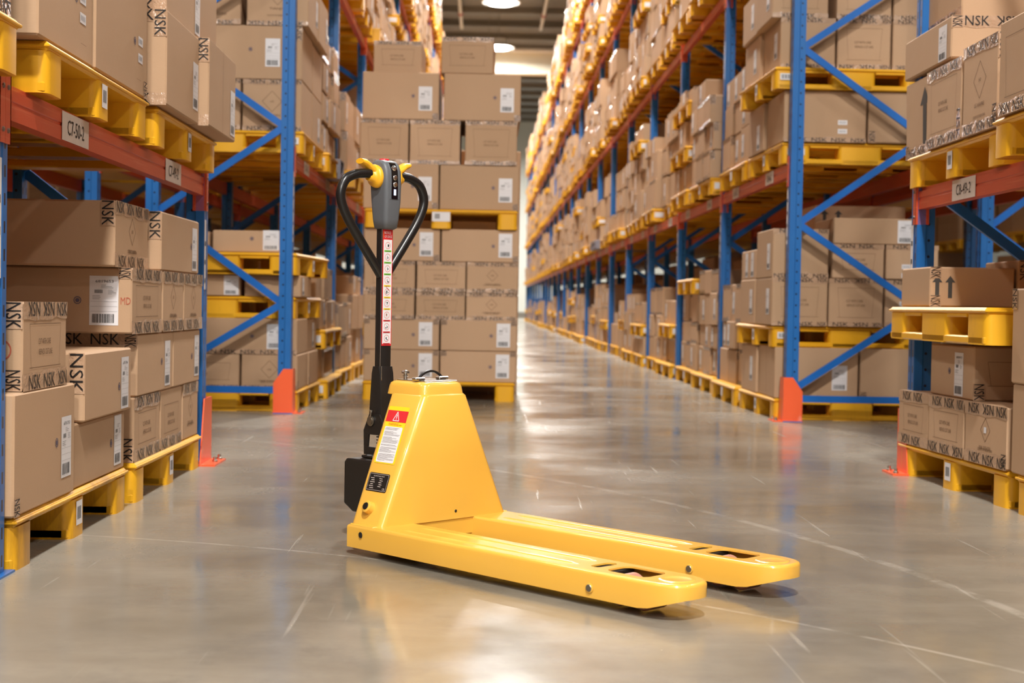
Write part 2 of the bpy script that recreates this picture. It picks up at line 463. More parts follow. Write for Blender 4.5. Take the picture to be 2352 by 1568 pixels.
# ------------------------------------------------------------------ pallets: feet face is local -Y, the pallet runs along +Y
PW, PD, PH = 1.18, 1.08, 0.147
def deck_mb(mb, Wd=PW, D=PD):
    mb.rbox((-Wd / 2, 0, 0.118), (Wd / 2, D, PH), 0.008, M['pallet'])
    mb.rbox((-Wd / 2 - 0.006, -0.006, 0.128), (Wd / 2 + 0.006, D + 0.006, 0.138), 0.003, M['pallet'])
def runner_mb(mb, xc, wd, D=PD):
    h = wd / 2
    for y0, y1 in ((0, 0.19), (D / 2 - 0.15, D / 2 + 0.15), (D - 0.19, D)):
        n = 4; r = 0.03; pts = []
        for cxx, cyy, a0 in ((xc + h - r, y0 + r, -90), (xc + h - r, y1 - r, 0), (xc - h + r, y1 - r, 90), (xc - h + r, y0 + r, 180)):
            for q in range(n + 1):
                a = math.radians(a0 + 90 * q / n); pts.append((cxx + r * math.cos(a), cyy + r * math.sin(a)))
        rings = [[(x, y, z) for x, y in pts] for z in (0.0, 0.12)]
        mb.loft(rings, M['pallet'])
    mb.rbox((xc - h, 0.01, 0.0), (xc + h, D - 0.01, 0.034), 0.006, M['pallet'])
    for y in (0.19, D / 2 + 0.15):
        for sx in (-1, 1):
            mb.rbox((xc + sx * h - (0.012 if sx > 0 else 0), y, 0.108), (xc + sx * h + (0 if sx > 0 else 0.012), y + D / 2 - 0.34, 0.122), 0.003, M['pallet'])
RUN = ((-PW / 2 + 0.075, 0.15), (0.0, 0.15), (PW / 2 - 0.075, 0.15))
_pm = {}
def pallet_meshes():
    if not _pm:
        a = MB(); deck_mb(a); _pm['deck'] = a.mesh('deck', 35)
        for i, (xc, wd) in enumerate(RUN):
            a = MB(); runner_mb(a, xc, wd); _pm['runner%d' % i] = a.mesh('runner', 35)
        a = MB(); F = face_T((0, -0.002, 0.075), (1, 0, 0), (0, 0, 1))
        rect(a, F, -0.032, -0.038, 0.032, 0.038, M['paper'])
        for i in range(9): rect(a, F, -0.02 + i * 0.0046, -0.02, -0.02 + i * 0.0046 + (0.0018, 0.0032, 0.0014)[i % 3], 0.02, M['arrow'], 0.0016)
        _pm['label'] = a.mesh('barcode_label')
        a = MB(); F = face_T((-PW / 2 - 0.007, 0.09, 0.08), (0, -1, 0), (0, 0, 1))
        rect(a, F, -0.06, -0.022, 0.06, 0.022, M['paper'])
        for i in range(14): rect(a, F, -0.05 + i * 0.0068, -0.014, -0.05 + i * 0.0068 + (0.003, 0.0048, 0.002)[i % 3], 0.014, M['arrow'], 0.0016)
        _pm['sidelabel'] = a.mesh('barcode_label')
        a = MB(); deck_mb(a)
        for xc, wd in RUN: runner_mb(a, xc, wd)
        F = face_T((0, -0.003, 0.075), (1, 0, 0), (0, 0, 1)); rect(a, F, -0.045, -0.03, 0.045, 0.04, M['paper'])
        for sx in (-1, 1):
            F = face_T((sx * (PW / 2 + 0.003), 0.09, 0.078), (0, sx, 0), (0, 0, 1)); rect(a, F, -0.055, -0.03, 0.055, 0.026, M['paper'])
        _pm['all'] = a.mesh('plastic_pallet', 35)
    return _pm
def pallet(label, face, cx, cy, z, tilt=0.0, group=None, parts=True, mark=True, side=None, sy=1.0):
    """face: where the three feet look: '+x' '-x' '-y'; (cx, cy) is the middle of the feet face"""
    rz = {'+x': math.pi / 2, '-x': -math.pi / 2, '-y': 0.0}[face] + math.radians(tilt)
    pm = pallet_meshes()
    if not parts:
        o = share('plastic_pallet', pm['all'], None, (cx, cy, z), (0, 0, rz)); o.scale = (sy, 1, 1)
        return tag(o, label, 'pallet', group)
    t = thing('plastic_pallet', label, 'pallet', (cx, cy, z), rz, group); t.scale = (sy, 1, 1)
    share('deck', pm['deck'], t)
    for i in range(3): share('runner', pm['runner%d' % i], t)
    if mark: share('barcode_label', pm['label'], t)
    if side:
        o = share('barcode_label', pm['sidelabel'], t)
        if side == '-x': o.rotation_euler = (0, 0, math.pi); o.location = (0, 0.18, 0)
    return t

# ------------------------------------------------------------------ cartons
FACES = {'+x': ((1, 0, 0), (0, 1, 0)), '-x': ((-1, 0, 0), (0, -1, 0)), '-y': ((0, -1, 0), (1, 0, 0)), '+y': ((0, 1, 0), (-1, 0, 0))}
def face_of(dims, key):
    """plane of a face (origin at its middle) and its half width and half height"""
    n, r = FACES[key]; dx, dy, dz = dims
    hw = dy / 2 if n[0] else dx / 2
    o = (n[0] * dx / 2, n[1] * dy / 2, dz / 2)
    return face_T(o, r, (0, 0, 1)), hw, dz / 2
def tape_strip(mb, F, hw, hh, top, h=0.046, seed=0):
    """tape folded over an edge, its printed letters cut by the edge"""
    rnd = random.Random(seed)
    y1, y0 = (hh, hh - h) if top else (-hh + h, -hh)
    n = max(6, int(hw * 2 / 0.05)); pts = []
    up = []; dn = []
    for i in range(n + 1):
        x = -hw + 2 * hw * i / n
        j = rnd.uniform(-0.006, 0.006)
        if top: up.append((x, y1 + 0.001, 0.0025)); dn.append((x, y0 + j, 0.0012))
        else: up.append((x, y1 + j, 0.0012)); dn.append((x, y0 - 0.001, 0.0025))
    vs = dn + up; fs = [(i, i + 1, n + 2 + i, n + 1 + i) for i in range(n)]
    mb.add(vs, fs, M['tape'], F)
    x = -hw + rnd.uniform(0.005, 0.06); th = h * 0.86
    while x < hw - 0.05:
        wd = min(0.105, hw - 0.004 - x)
        if wd > 0.06:
            put_text(mb, 'NSK', F, x + wd / 2, (y0 + y1) / 2 + (0.004 if top else -0.002), th, M['ink'], 0.0034, wd, flip=rnd.random() < 0.35)
        x += 0.135
def shipping_label_mb(mb, F, cx, cy, wd, ht, num):
    rect(mb, F, cx - wd / 2, cy - ht / 2, cx + wd / 2, cy + ht / 2, M['paper'], 0.0012)
    o = 0.0020
    if num: put_text(mb, num, F, cx + 0.02 * wd, cy + 0.39 * ht, 0.052 * ht, M['ink'], o, 0.62 * wd)
    rnd = random.Random(len(mb.v) + int(cx * 100))
    for i in range(3): rect(mb, F, cx - 0.1 * wd, cy + (0.31 - 0.028 * i) * ht, cx + rnd.uniform(0.05, 0.35) * wd, cy + (0.318 - 0.028 * i) * ht, M['grey'], o)
    for i in range(8): rect(mb, F, cx + (-0.32 + 0.035 * i) * wd, cy + 0.15 * ht, cx + (-0.32 + 0.035 * i + 0.02) * wd, cy + 0.22 * ht, M['arrow'], o)
    for i in range(4): rect(mb, F, cx + 0.14 * wd, cy + (0.21 - 0.026 * i) * ht, cx + rnd.uniform(0.25, 0.42) * wd, cy + (0.218 - 0.026 * i) * ht, M['grey'], o)
    for i in range(3): rect(mb, F, cx - 0.4 * wd, cy + (0.09 - 0.03 * i) * ht, cx - rnd.uniform(0.0, 0.15) * wd, cy + (0.099 - 0.03 * i) * ht, M['grey'], o)
    for yy in (-0.02, -0.12, -0.22): rect(mb, F, cx - 0.46 * wd, cy + yy * ht, cx + 0.46 * wd, cy + (yy + 0.004) * ht, M['grey'], o)
    x = cx - 0.4 * wd
    while x < cx + 0.33 * wd:
        b = rnd.choice((0.012, 0.02, 0.034)) * wd
        rect(mb, F, x, cy - 0.45 * ht, x + b, cy - 0.27 * ht, M['arrow'], o); x += b + rnd.choice((0.012, 0.022)) * wd
NEARBOX = []
_cm = {}
def carton(label, x, y, z, feats=(), rz=0.0, group=None, tilt=(0, 0), parts=True):
    """x, y, z: (low, high) extents; feats: (face, kind, ...)"""
    dx, dy, dz = x[1] - x[0], y[1] - y[0], z[1] - z[0]
    dims = (dx, dy, dz); loc = ((x[0] + x[1]) / 2, (y[0] + y[1]) / 2, z[0])
    t = thing('cardboard_box', label, 'box', loc, math.radians(rz), group)
    t.rotation_euler = (math.radians(tilt[0]), math.radians(tilt[1]), math.radians(rz))
    a = MB(); a.rbox((-dx / 2, -dy / 2, 0), (dx / 2, dy / 2, dz), 0.006, M['card'])
    a.build('carton', t)
    pr = MB(); seed = int(abs(x[0] * 1000) + abs(y[0] * 777) + abs(z[0] * 331))
    for ft in feats:
        key, kind, arg = ft[0], ft[1], ft[2:]
        F, hw, hh = face_of(dims, key)
        if kind in ('tt', 'tb'):
            a = MB(); tape_strip(a, F, hw, hh, kind == 'tt', 0.048 if y[0] < 8 else 0.032, seed=seed + len(kind) * 13 + (5 if kind == 'tb' else 0)); a.build('packing_tape', t)
        elif kind in ('vl', 'vr'):            # tape end folded round a vertical edge
            a = MB(); sx = -1 if kind == 'vl' else 1
            top = not (arg and arg[0] == 'b'); L = arg[1] if len(arg) > 1 else 0.11
            xa, xb = sorted((sx * hw, sx * (hw - 0.05))); ya, yb = (hh - L, hh) if top else (-hh, -hh + L)
            a.quad([(xa, ya, 0.0016), (xb, ya, 0.0016), (xb, yb, 0.0022), (xa, yb, 0.0022)], M['tape'], F)
            put_text(a, 'NSK', F, (xa + xb) / 2, (ya + yb) / 2, 0.042, M['ink'], 0.003, L * 0.96, rot=math.radians(-90))
            a.build('packing_tape', t)
        elif kind == 'lab':                   # centre x, centre y (m from the middle), width, height, number
            cx, cy = arg[0], arg[1]; wd = arg[2] if len(arg) > 2 else 0.105; ht = arg[3] if len(arg) > 3 else 0.18
            a = MB(); shipping_label_mb(a, F, cx, cy, wd, ht, arg[4] if len(arg) > 4 else None); a.build('shipping_label', t)
        elif kind == 'small':                 # two small white stickers, one over the other
            for dy_ in (0.03, -0.03):
                a = MB(); rect(a, F, arg[0] - 0.032, arg[1] + dy_ - 0.016, arg[0] + 0.032, arg[1] + dy_ + 0.016, M['paper'], 0.0012)
                for i in range(7): rect(a, F, arg[0] - 0.024 + i * 0.007, arg[1] + dy_ - 0.008, arg[0] - 0.021 + i * 0.007, arg[1] + dy_ + 0.008, M['grey'], 0.0018)
                a.build('sticker', t)
        elif kind == 'care':
            q = arg[0] if arg else 1.0
            put_text(pr, 'CUT WITH CARE', F, -0.01 * q, 0.012 * q, 0.016 * q, M['print'], width=0.115 * q); put_text(pr, 'REPACK CUT LINE', F, 0, -0.018 * q, 0.016 * q, M['print'], width=0.125 * q)
            for yy in (hh - 0.062, -hh + 0.062):
                line(pr, F, (-hw + 0.06, yy), (hw - 0.06, yy), 0.0016, M['print'])
            line(pr, F, (-hw + 0.06, hh - 0.062), (-hw + 0.075, -hh + 0.062), 0.0012, M['print']); line(pr, F, (hw - 0.06, hh - 0.062), (hw - 0.075, -hh + 0.062), 0.0012, M['print'])
        elif kind == 'dia':                   # transport diamond with a destination under it
            cy = 0.15 * hh; r = arg[1] if len(arg) > 1 else 0.05
            P = [(0, cy + r), (r * 0.95, cy), (0, cy - r), (-r * 0.95, cy)]
            for i in range(4): line(pr, F, P[i], P[(i + 1) % 4], 0.0022, M['print'])
            put_text(pr, arg[2] if len(arg) > 2 else 'LHD', F, 0, cy, 0.013, M['print'], width=0.026)
            put_text(pr, arg[0] if arg else 'TOKYO, JAPAN', F, 0, cy - r - 0.024, 0.015, M['print'], width=min(0.11, hw * 1.3))
            put_text(pr, 'COUNTRY OF ORIGIN CHINA', F, 0, max(-hh + 0.06, cy - r - 0.07), 0.011, M['print'], width=min(0.14, hw * 1.5))
        elif kind == 'white':
            rect(pr, F, arg[0] - 0.012, arg[1] - 0.012, arg[0] + 0.012, arg[1] + 0.012, M['paper'], 0.002)
        elif kind == 'arrow':                 # this-way-up arrows: xs, centre y, height
            for cx in arg[0]:
                h = arg[2]; wd = h * (arg[3] if len(arg) > 3 else 0.42)
                pr.add([(cx - wd * 0.2, arg[1] - h / 2, 0.001), (cx + wd * 0.2, arg[1] - h / 2, 0.001), (cx + wd * 0.2, arg[1] + h * 0.2, 0.001), (cx + wd * 0.5, arg[1] + h * 0.2, 0.001), (cx, arg[1] + h / 2, 0.001), (cx - wd * 0.5, arg[1] + h * 0.2, 0.001), (cx - wd * 0.2, arg[1] + h * 0.2, 0.001)], [(0, 1, 2, 6), (6, 2, 3, 4, 5)], M['arrow'], F)
        elif kind == 'stamp':
            ring(pr, F, arg[0], arg[1], 0.011, 0.014, M['blue_print']); disc(pr, F, arg[0], arg[1], 0.008, M['blue_print'], seg=8)
        elif kind == 'logo':
            ring(pr, F, arg[0], arg[1], 0.026, 0.030, M['red_print'], sx=1.0); ring(pr, F, arg[0], arg[1], 0.012, 0.015, M['red_print'])
        elif kind == 'red':
            put_text(pr, arg[2], F, arg[0], arg[1], 0.026, M['red_print'], width=0.036)
        elif kind == 'country':
            put_text(pr, 'COUNTRY OF ORIGIN CHINA', F, arg[0] if arg else 0, arg[1] if len(arg) > 1 else -hh + 0.1, 0.02, M['print'], width=0.28)
        elif kind == 'text':
            put_text(pr, arg[0], F, arg[1], arg[2], arg[3], M['print'])
        elif kind == 'flap':                  # the seam of two flaps
            line(pr, F, (0, -hh), (0, hh), 0.0025, M['print'])
    if pr.v: pr.build('printed_marking', t)
    return t
#@@RACKS

# ------------------------------------------------------------------ pallet racks (posts, braces, beams, plates)
def post_mesh(s, H):
    a = MB()
    prof = [(0.002, -0.045), (0.0, -0.042), (0.0, -0.008), (0.004, -0.004), (0.004, 0.004), (0.0, 0.008), (0.0, 0.042), (0.002, 0.045), (0.040, 0.045), (0.046, 0.036), (0.085, 0.036), (0.085, -0.036), (0.046, -0.036), (0.040, -0.045)]
    a.loft([[(s * x, y, z) for x, y in prof] for z in (0.006, H)], M['post'])
    a.box((-0.02 if s > 0 else -0.11, -0.075, 0), (0.11 if s > 0 else 0.02, 0.075, 0.006), M['post'])
    return a.mesh('post', 30)
def beam_mesh(s, L):
    """stepped box beam along +Y, top at z = 0"""
    a = MB()
    prof = [(0.0, -0.018), (0.0, -0.046), (0.004, -0.049), (0.004, -0.055), (0.0, -0.058), (0.0, -0.100), (0.045, -0.100), (0.045, 0.0), (0.014, 0.0), (0.014, -0.014), (0.006, -0.018)]
    a.loft([[(s * x, y, z) for x, z in prof] for y in (0, L)], M['beam'])
    return a.mesh('beam', 30)
def connector_mesh(s):
    a = MB(); X = lambda u, v: (min(s * u, s * v), max(s * u, s * v))
    x0, x1 = X(-0.012, -0.006); a.box((x0, 0.001, -0.17), (x1, 0.045, 0.035), M['beam'])
    x0, x1 = X(-0.012, 0.05); a.box((x0, 0.039, -0.17), (x1, 0.045, 0.035), M['beam'])
    for z in (-0.135, -0.02): a.lathe([(0.0, 0.0), (0.007, 0.0), (0.007, 0.004), (0.0, 0.006)], M['zinc'], 8, Matrix.Translation((-s * 0.012, 0.02, z)) @ Matrix.Rotation(-s * math.pi / 2, 4, 'Y'))
    return a.mesh('beam_connector')
def brace_between(root, base, p, q, wd=0.045, name='brace'):
    """C channel brace from p to q (world), its broad side facing -Y"""
    p = Vector(p); q = Vector(q); d = (q - p); L = d.length; d.normalize()
    n = Vector((0, 1, 0)); u = n.cross(d).normalized()
    a = MB(); h = wd / 2
    prof = [(-h, 0), (h, 0), (h, 0.026), (h - 0.004, 0.026), (h - 0.004, 0.004), (-h + 0.004, 0.004), (-h + 0.004, 0.026), (-h, 0.026)]
    a.loft([[p + d * t + u * x + n * y - base for x, y in prof] for t in (0, L)], M['brace'])
    o = a.build(name, root, smooth=30)
    for t in (0.012, L - 0.012):
        b = MB(); c = p + d * t - base
        b.lathe([(0.0, 0), (0.011, 0), (0.011, 0.006), (0.0, 0.009)], M['steel'], 10, Matrix.Translation(c) @ Matrix.Rotation(math.pi / 2, 4, 'X'))
        b.build('bolt', o, smooth=40)
def plate_mesh(s, txt, wd=0.29, ht=0.088):
    a = MB(); F = face_T((-s * 0.002, 0, 0), (0, -s, 0), (0, 0, 1))
    rect(a, F, -wd / 2, -ht / 2, wd / 2, ht / 2, M['plate'], 0.0)
    put_text(a, txt, F, 0, 0, ht * 0.52, M['ink'], 0.0012, wd * 0.62)
    return a.mesh('location_plate')
def rack(label, s, xf, ys, levels, H, depth, nodes, plates, detail=8, hbar=0.155):
    """s: +1 rack stands on the +X side of the aisle; ys: near edge of every post; nodes: (front z list, rear z list) of the zigzag braces"""
    base = Vector((xf, ys[0], 0)); root = thing('pallet_rack', label, 'rack', base)
    pm = post_mesh(s, H); pm_back = post_mesh(-s, H); xb = xf + s * depth
    cm = connector_mesh(s); cm2 = cm
    for i, y in enumerate(ys):
        o = share('post', pm, root, Vector((xf, y + 0.045, 0)) - base)
        if i < detail:
            b = MB(); F = face_T((-s * 0.0015, 0, 0), (0, -s, 0), (0, 0, 1))
            z0, z1 = plates['strip']
            rect(b, F, -0.043, z0, -0.006, z1, M['paper'], 0)
            z = z0 + 0.03
            while z < z1 - 0.04: rect(b, F, -0.034, z, -0.016, z + 0.022, M['arrow'], 0.001); z += 0.085
            b.build('marker_strip', o)
        share('post', pm_back, root, Vector((xb, y + 0.045, 0)) - base)
    for i, y in enumerate(ys):
        fz, rz = nodes; pts = sorted([(z, 0) for z in fz] + [(z, 1) for z in rz])
        xa, xr = xf + s * 0.066, xb - s * 0.066
        if i < 5:
            for (z0, k0), (z1, k1) in zip(pts, pts[1:]):
                off = -0.004 if k0 else 0.022
                brace_between(root, base, (xr if k0 else xa, y + 0.03 + off, z0), (xr if k1 else xa, y + 0.03 + off, z1))
            brace_between(root, base, (xa, y + 0.02, hbar), (xr, y + 0.02, hbar), name='cross_bar')
    for i in range(len(ys) - 1):
        y0, y1 = ys[i] + 0.09, ys[i + 1]; L = y1 - y0
        if i < 2 or ('bm', round(L, 3), s) not in _cm: _cm[('bm', round(L, 3), s)] = _cm.get(('bm', round(L, 3), s)) or beam_mesh(s, L)
        bm = _cm[('bm', round(L, 3), s)]
        for k, z in enumerate(levels):
            o = share('beam', bm, root, Vector((xf + s * 0.004, y0, z)) - base)
            if i < 9:
                share('beam_connector', cm, o, (0, -0.045, 0)); c2 = share('beam_connector', cm, o, (0, L + 0.045, 0)); c2.rotation_euler = (0, 0, 0); c2.scale = (1, -1, 1)
            r_ = share('rear_beam', bm, root, Vector((xb, y0, z)) - base); r_.scale = (-1, 1, 1)
            for fr, txt in plates.get((i, k), ()):
                share('location_plate', plate_mesh(s, txt), o, (0, L * fr, -0.054))
    return root

def guard(label, s, x, y, far_side=False, wide=0.15):
    """orange column guard: a plate towards the aisle, a chamfered plate towards the cross passage, a bolted foot"""
    t = thing('column_guard', label, 'guard', (x, y, 0))
    e = 1 if not far_side else -1
    T = Matrix.Diagonal((s, e, 1, 1))
    a = MB(); a.prism([(0.045, -0.012, 0.008), (-0.012, -0.012, 0.008), (-0.012, -0.012, 0.30), (0.045, -0.012, 0.30), (0.112, -0.012, 0.205), (0.112, -0.012, 0.008)], (0, 0.006, 0), M['guard'], T); a.build('side_plate', t)
    a = MB(); a.prism([(-0.012, -0.012, 0.008), (-0.012, wide, 0.008), (-0.012, wide * 0.66, 0.30), (-0.012, -0.012, 0.30)], (-0.006, 0, 0), M['guard'], T); a.build('front_plate', t)
    a = MB(); a.box((-0.085, -0.02, 0.0), (0.115, wide + 0.01, 0.008), M['guard'], T); a.build('foot_plate', t)
    for px, py in ((-0.06, 0.01), (-0.06, 0.12)):
        a = MB(); a.lathe([(0.0, 0.008), (0.013, 0.008), (0.013, 0.016), (0.008, 0.018), (0.008, 0.030), (0.0, 0.032)], M['steel'], 10, T @ Matrix.Translation((px, py, 0))); a.build('anchor_bolt', t, smooth=40)
    return t

NX_L, NX_R = -1.29, 2.0
FX_L, FX_R = -1.29, 2.045
YN = [1.01, 3.76, 6.53]
PITCH = 2.73
YF = [9.5 + PITCH * i for i in range(23)]
LEV_N = [1.33, 3.09]
LEV_F = [1.758, 3.52, 5.28, 7.04]
HP = 7.75
lowL = ([0.735, 1.92, 3.08, 4.24, 5.40], [0.217, 1.337, 2.50, 3.66, 4.82])
lowR = ([0.217, 1.337, 2.52, 3.67, 4.83], [0.777, 1.93, 3.09, 4.25, 5.41])
rack('blue and orange rack with plates C7-50-2 and C7-49-2 standing before the cross passage', -1, NX_L, YN, LEV_N, 4.4, 0.92, ([0.735, 1.92, 3.08], [0.217, 1.337, 2.50]), {'strip': (0.80, 1.12), (1, 0): ((0.238, 'C7-50-2'), (0.76, 'C7-49-2'))}, 4)
rack('blue and orange rack with plate C8-49-2 standing before the cross passage', 1, NX_R, YN, LEV_N, 4.4, 0.92, ([0.217, 1.337, 2.52], [0.777, 1.93, 3.09]), {'strip': (0.78, 1.16), (1, 0): ((0.25, 'C8-50-2'), (0.77, 'C8-49-2'))}, 4)
pl = {'strip': (1.15, 1.62)}
for i in range(10): pl[(i, 0)] = ((0.24, 'C7-%d-2' % (46 - 2 * i)), (0.76, 'C7-%d-2' % (45 - 2 * i)))
rack('long tall rack beyond the cross passage in line with the C7 rack', -1, FX_L, YF, LEV_F, HP, 0.98, lowL, pl)
pl = {'strip': (1.20, 1.62)}
for i in range(10): pl[(i, 0)] = ((0.24, 'C8-%d-2' % (46 - 2 * i)), (0.76, 'C8-%d-2' % (45 - 2 * i)))
rack('long tall rack beyond the cross passage in line with the C8 rack', 1, FX_R, YF, LEV_F, HP, 0.98, lowR, pl)
# the racks standing back to back with them
rack('rear rack seen through the gap above the C7 floor loads', -1, NX_L - 1.22, YN, LEV_N[:1], 3.4, 0.92, ([0.735, 1.92], [0.217, 1.337]), {'strip': (0.8, 1.1)}, 0)
rack('rear rack seen through the gap above the C8 floor loads', 1, NX_R + 1.22, YN, LEV_N[:1], 3.4, 0.92, ([0.217, 1.337], [0.777, 1.93]), {'strip': (0.8, 1.1)}, 0)
rack('rear rack seen behind the loads of the long C7 row', -1, FX_L - 1.3, YF[:4], LEV_F[:1], 3.4, 0.92, ([0.735, 1.92], [0.217, 1.337]), {'strip': (0.8, 1.1)}, 0)
rack('rear rack seen behind the loads of the long C8 row', 1, FX_R + 1.3, YF[:4], LEV_F[:1], 3.4, 0.92, ([0.217, 1.337], [0.777, 1.93]), {'strip': (0.8, 1.1)}, 0)

guard('orange guard at the foot of the first post of the long C7 row', -1, FX_L, YF[0])
guard('orange guard at the foot of the first post of the long C8 row', 1, FX_R, YF[0])
guard('worn orange guard at the last post of the C7 rack beside the cross passage', -1, NX_L + 0.002, YN[2] + 0.12, True, 0.24)
guard('orange guard foot showing behind the floor pallet of the C8 rack', 1, NX_R - 0.02, YN[2] + 0.09, True)
#@@LOADS

# ------------------------------------------------------------------ loads of the C7 rack (aisle face +X)
XL = -1.27
wp = pallet('worn yellow pallet on the floor under the carton marked 6701753', '+x', XL, 4.48, 0, sy=1.02)
for o in wp.children:
    if o.name.startswith(('deck', 'runner')): o.data = o.data.copy(); o.data.materials[0] = M['pallet_worn']
pallet('clean yellow pallet on the floor beside the orange guard of the C7 rack', '+x', XL, 5.80, 0)
Lb = lambda lab, xf, d, y, z, fe=(), **k: carton(lab, (xf - d, xf), y, z, fe, **k)
Lb('large carton labelled 6701753 resting on the worn pallet beside the blue post', XL, 0.62, (3.86, 4.43), (0.148, 0.487), (('+x', 'lab', 0.195, -0.02, 0.10, 0.185, '6701753'), ('+x', 'stamp', 0.10, 0.0), ('+x', 'vl', 'b', 0.05)))
Lb('small carton with tape top and bottom standing on the carton marked 6701753', XL - 0.005, 0.5, (3.94, 4.35), (0.489, 0.737), (('+x', 'tt'), ('+x', 'tb'), ('+x', 'care'), ('-y', 'logo', 0.19, -0.01), ('-y', 'vr', 't', 0.075), ('-y', 'vr', 'b', 0.06)))
Lb('labelled carton crushed at its top, lower one beside the carton marked 6701753', XL - 0.01, 0.6, (4.445, 5.08), (0.148, 0.355), (('+x', 'lab', 0.225, 0.005, 0.095, 0.175), ('+x', 'stamp', 0.14, 0.0), ('-y', 'vr', 't', 0.1)))
Lb('labelled carton stacked on the crushed carton of the worn pallet', XL + 0.01, 0.6, (4.50, 5.09), (0.357, 0.577), (('+x', 'lab', 0.205, -0.01, 0.10, 0.18, '6701746'), ('+x', 'stamp', 0.13, -0.02), ('-y', 'vr', 't', 0.13)))
for lab, y, fe in (('bottom layer carton on the clean pallet, its end turned to the worn pallet', (5.22, 5.63), (('+x', 'tt'), ('+x', 'tb'), ('+x', 'care'), ('-y', 'vr', 'b', 0.09))),
                   ('bottom layer carton in the middle of the clean C7 pallet', (5.65, 6.035), (('+x', 'care'), ('+x', 'tb'))),
                   ('bottom layer carton next to the orange guard with a diamond mark', (6.06, 6.38), (('+x', 'dia', 'TOKYO, JAPAN', 0.045), ('+x', 'tt')))):
    Lb(lab, XL - 0.01, 0.9, y, (0.148, 0.387), fe)
Lb('second layer carton with tape across the top of its dark end face', XL - 0.005, 0.9, (5.24, 5.83), (0.389, 0.622), (('+x', 'lab', 0.2, -0.01, 0.095, 0.18), ('+x', 'stamp', 0.1, 0.0), ('-y', 'tt'), ('-y', 'vr', 't', 0.05)))
Lb('second layer carton with a white label close to the blue C7 end post', XL - 0.005, 0.9, (5.845, 6.38), (0.389, 0.622), (('+x', 'lab', 0.2, 0.0, 0.095, 0.18), ('+x', 'stamp', 0.1, 0.0)))
Lb('long carton with the big 6819653 shipping label on its dark end face', XL, 1.0, (5.13, 5.60), (0.624, 0.862), (('+x', 'care'), ('+x', 'tt'), ('+x', 'tb'), ('-y', 'lab', 0.40, 0.0, 0.104, 0.178, '6819653'), ('-y', 'red', 0.478, 0.0, 'MD'), ('-y', 'stamp', 0.305, 0.0), ('-y', 'vr', 't', 0.04)))
Lb('third layer carton with a diamond mark beside the carton labelled 6819653', XL, 0.9, (5.62, 6.0), (0.624, 0.862), (('+x', 'dia'), ('+x', 'tt'), ('+x', 'tb')))
Lb('third layer carton with a diamond mark close to the blue C7 end post', XL, 0.9, (6.015, 6.40), (0.624, 0.862), (('+x', 'dia'), ('+x', 'tt'), ('+x', 'tb')))
Lb('long dark-sided carton with a diamond mark topmost on the clean pallet', XL - 0.04, 1.0, (5.04, 5.53), (0.864, 1.098), (('+x', 'dia'), ('+x', 'tt'), ('+x', 'tb'), ('-y', 'vr', 't', 0.09)))
Lb('topmost labelled carton standing under the C7-49-2 beam', XL, 0.9, (5.585, 6.31), (0.864, 1.096), (('+x', 'lab', 0.27, -0.01, 0.10, 0.185), ('+x', 'stamp', 0.2, 0.0), ('-y', 'vr', 't', 0.11)))
ZB = 1.33
pallet('yellow pallet corner on the C7 beam above the connector of the blue post', '+x', -1.235, 3.18, ZB)
pallet('yellow pallet on the C7-50-2 beam under two tall cartons', '+x', -1.245, 4.635, ZB)
pallet('yellow pallet on the C7-49-2 beam close to the end post', '+x', -1.24, 5.94, ZB, sy=0.97)
Lb('carton with black lettered tape on the pallet corner over the blue post', -1.25, 0.8, (3.18, 3.74), (ZB + 0.148, 1.95), (('+x', 'vr', 'b', 0.12), ('+x', 'tb'),))
Lb('tall carton with two small stickers beside the taped carton corner', -1.25, 0.85, (3.97, 4.515), (ZB + 0.148, 2.0), (('+x', 'small', 0.16, -0.10), ('+x', 'stamp', 0.09, -0.08), ('+x', 'text', '_______', 0.17, -0.2, 0.012)))
Lb('tall carton with two small stickers in the middle of the C7 beam', -1.245, 0.85, (4.53, 5.21), (ZB + 0.148, 2.0), (('+x', 'small', 0.24, -0.10), ('+x', 'stamp', 0.16, -0.08), ('+x', 'vr', 'b', 0.06), ('+x', 'text', '_______', 0.22, -0.2, 0.012)))
Lb('labelled carton with wrinkled tape on its end, lower one on the C7-49-2 pallet', -1.20, 0.85, (5.33, 5.92), (ZB + 0.148, 1.832), (('+x', 'lab', 0.23, -0.03, 0.10, 0.19), ('-y', 'tt'), ('-y', 'tb'), ('-y', 'vr', 't', 0.10)))
Lb('labelled carton overhanging the last C7 pallet towards the aisle', -1.16, 0.85, (5.935, 6.56), (ZB + 0.148, 1.84), (('+x', 'lab', 0.24, -0.06, 0.11, 0.20), ('-y', 'tt'), ('-y', 'tb'), ('-y', 'vr', 't', 0.1), ('+x', 'flap'),))
Lb('upper carton printed with a country line over the wrinkled tape carton', -1.215, 0.85, (5.38, 6.02), (1.834, 2.16), (('+x', 'lab', 0.25, -0.05, 0.10, 0.19), ('-y', 'tb'), ('-y', 'country', 0.30, -0.1)))
Lb('upper carton on the overhanging carton by the end post, mostly out of frame', -1.24, 0.8, (6.06, 6.5), (1.842, 2.15), ())
Lb('upper carton over the middle tall carton of the C7 beam, mostly out of frame', -1.25, 0.8, (4.55, 5.2), (2.002, 2.3), ())

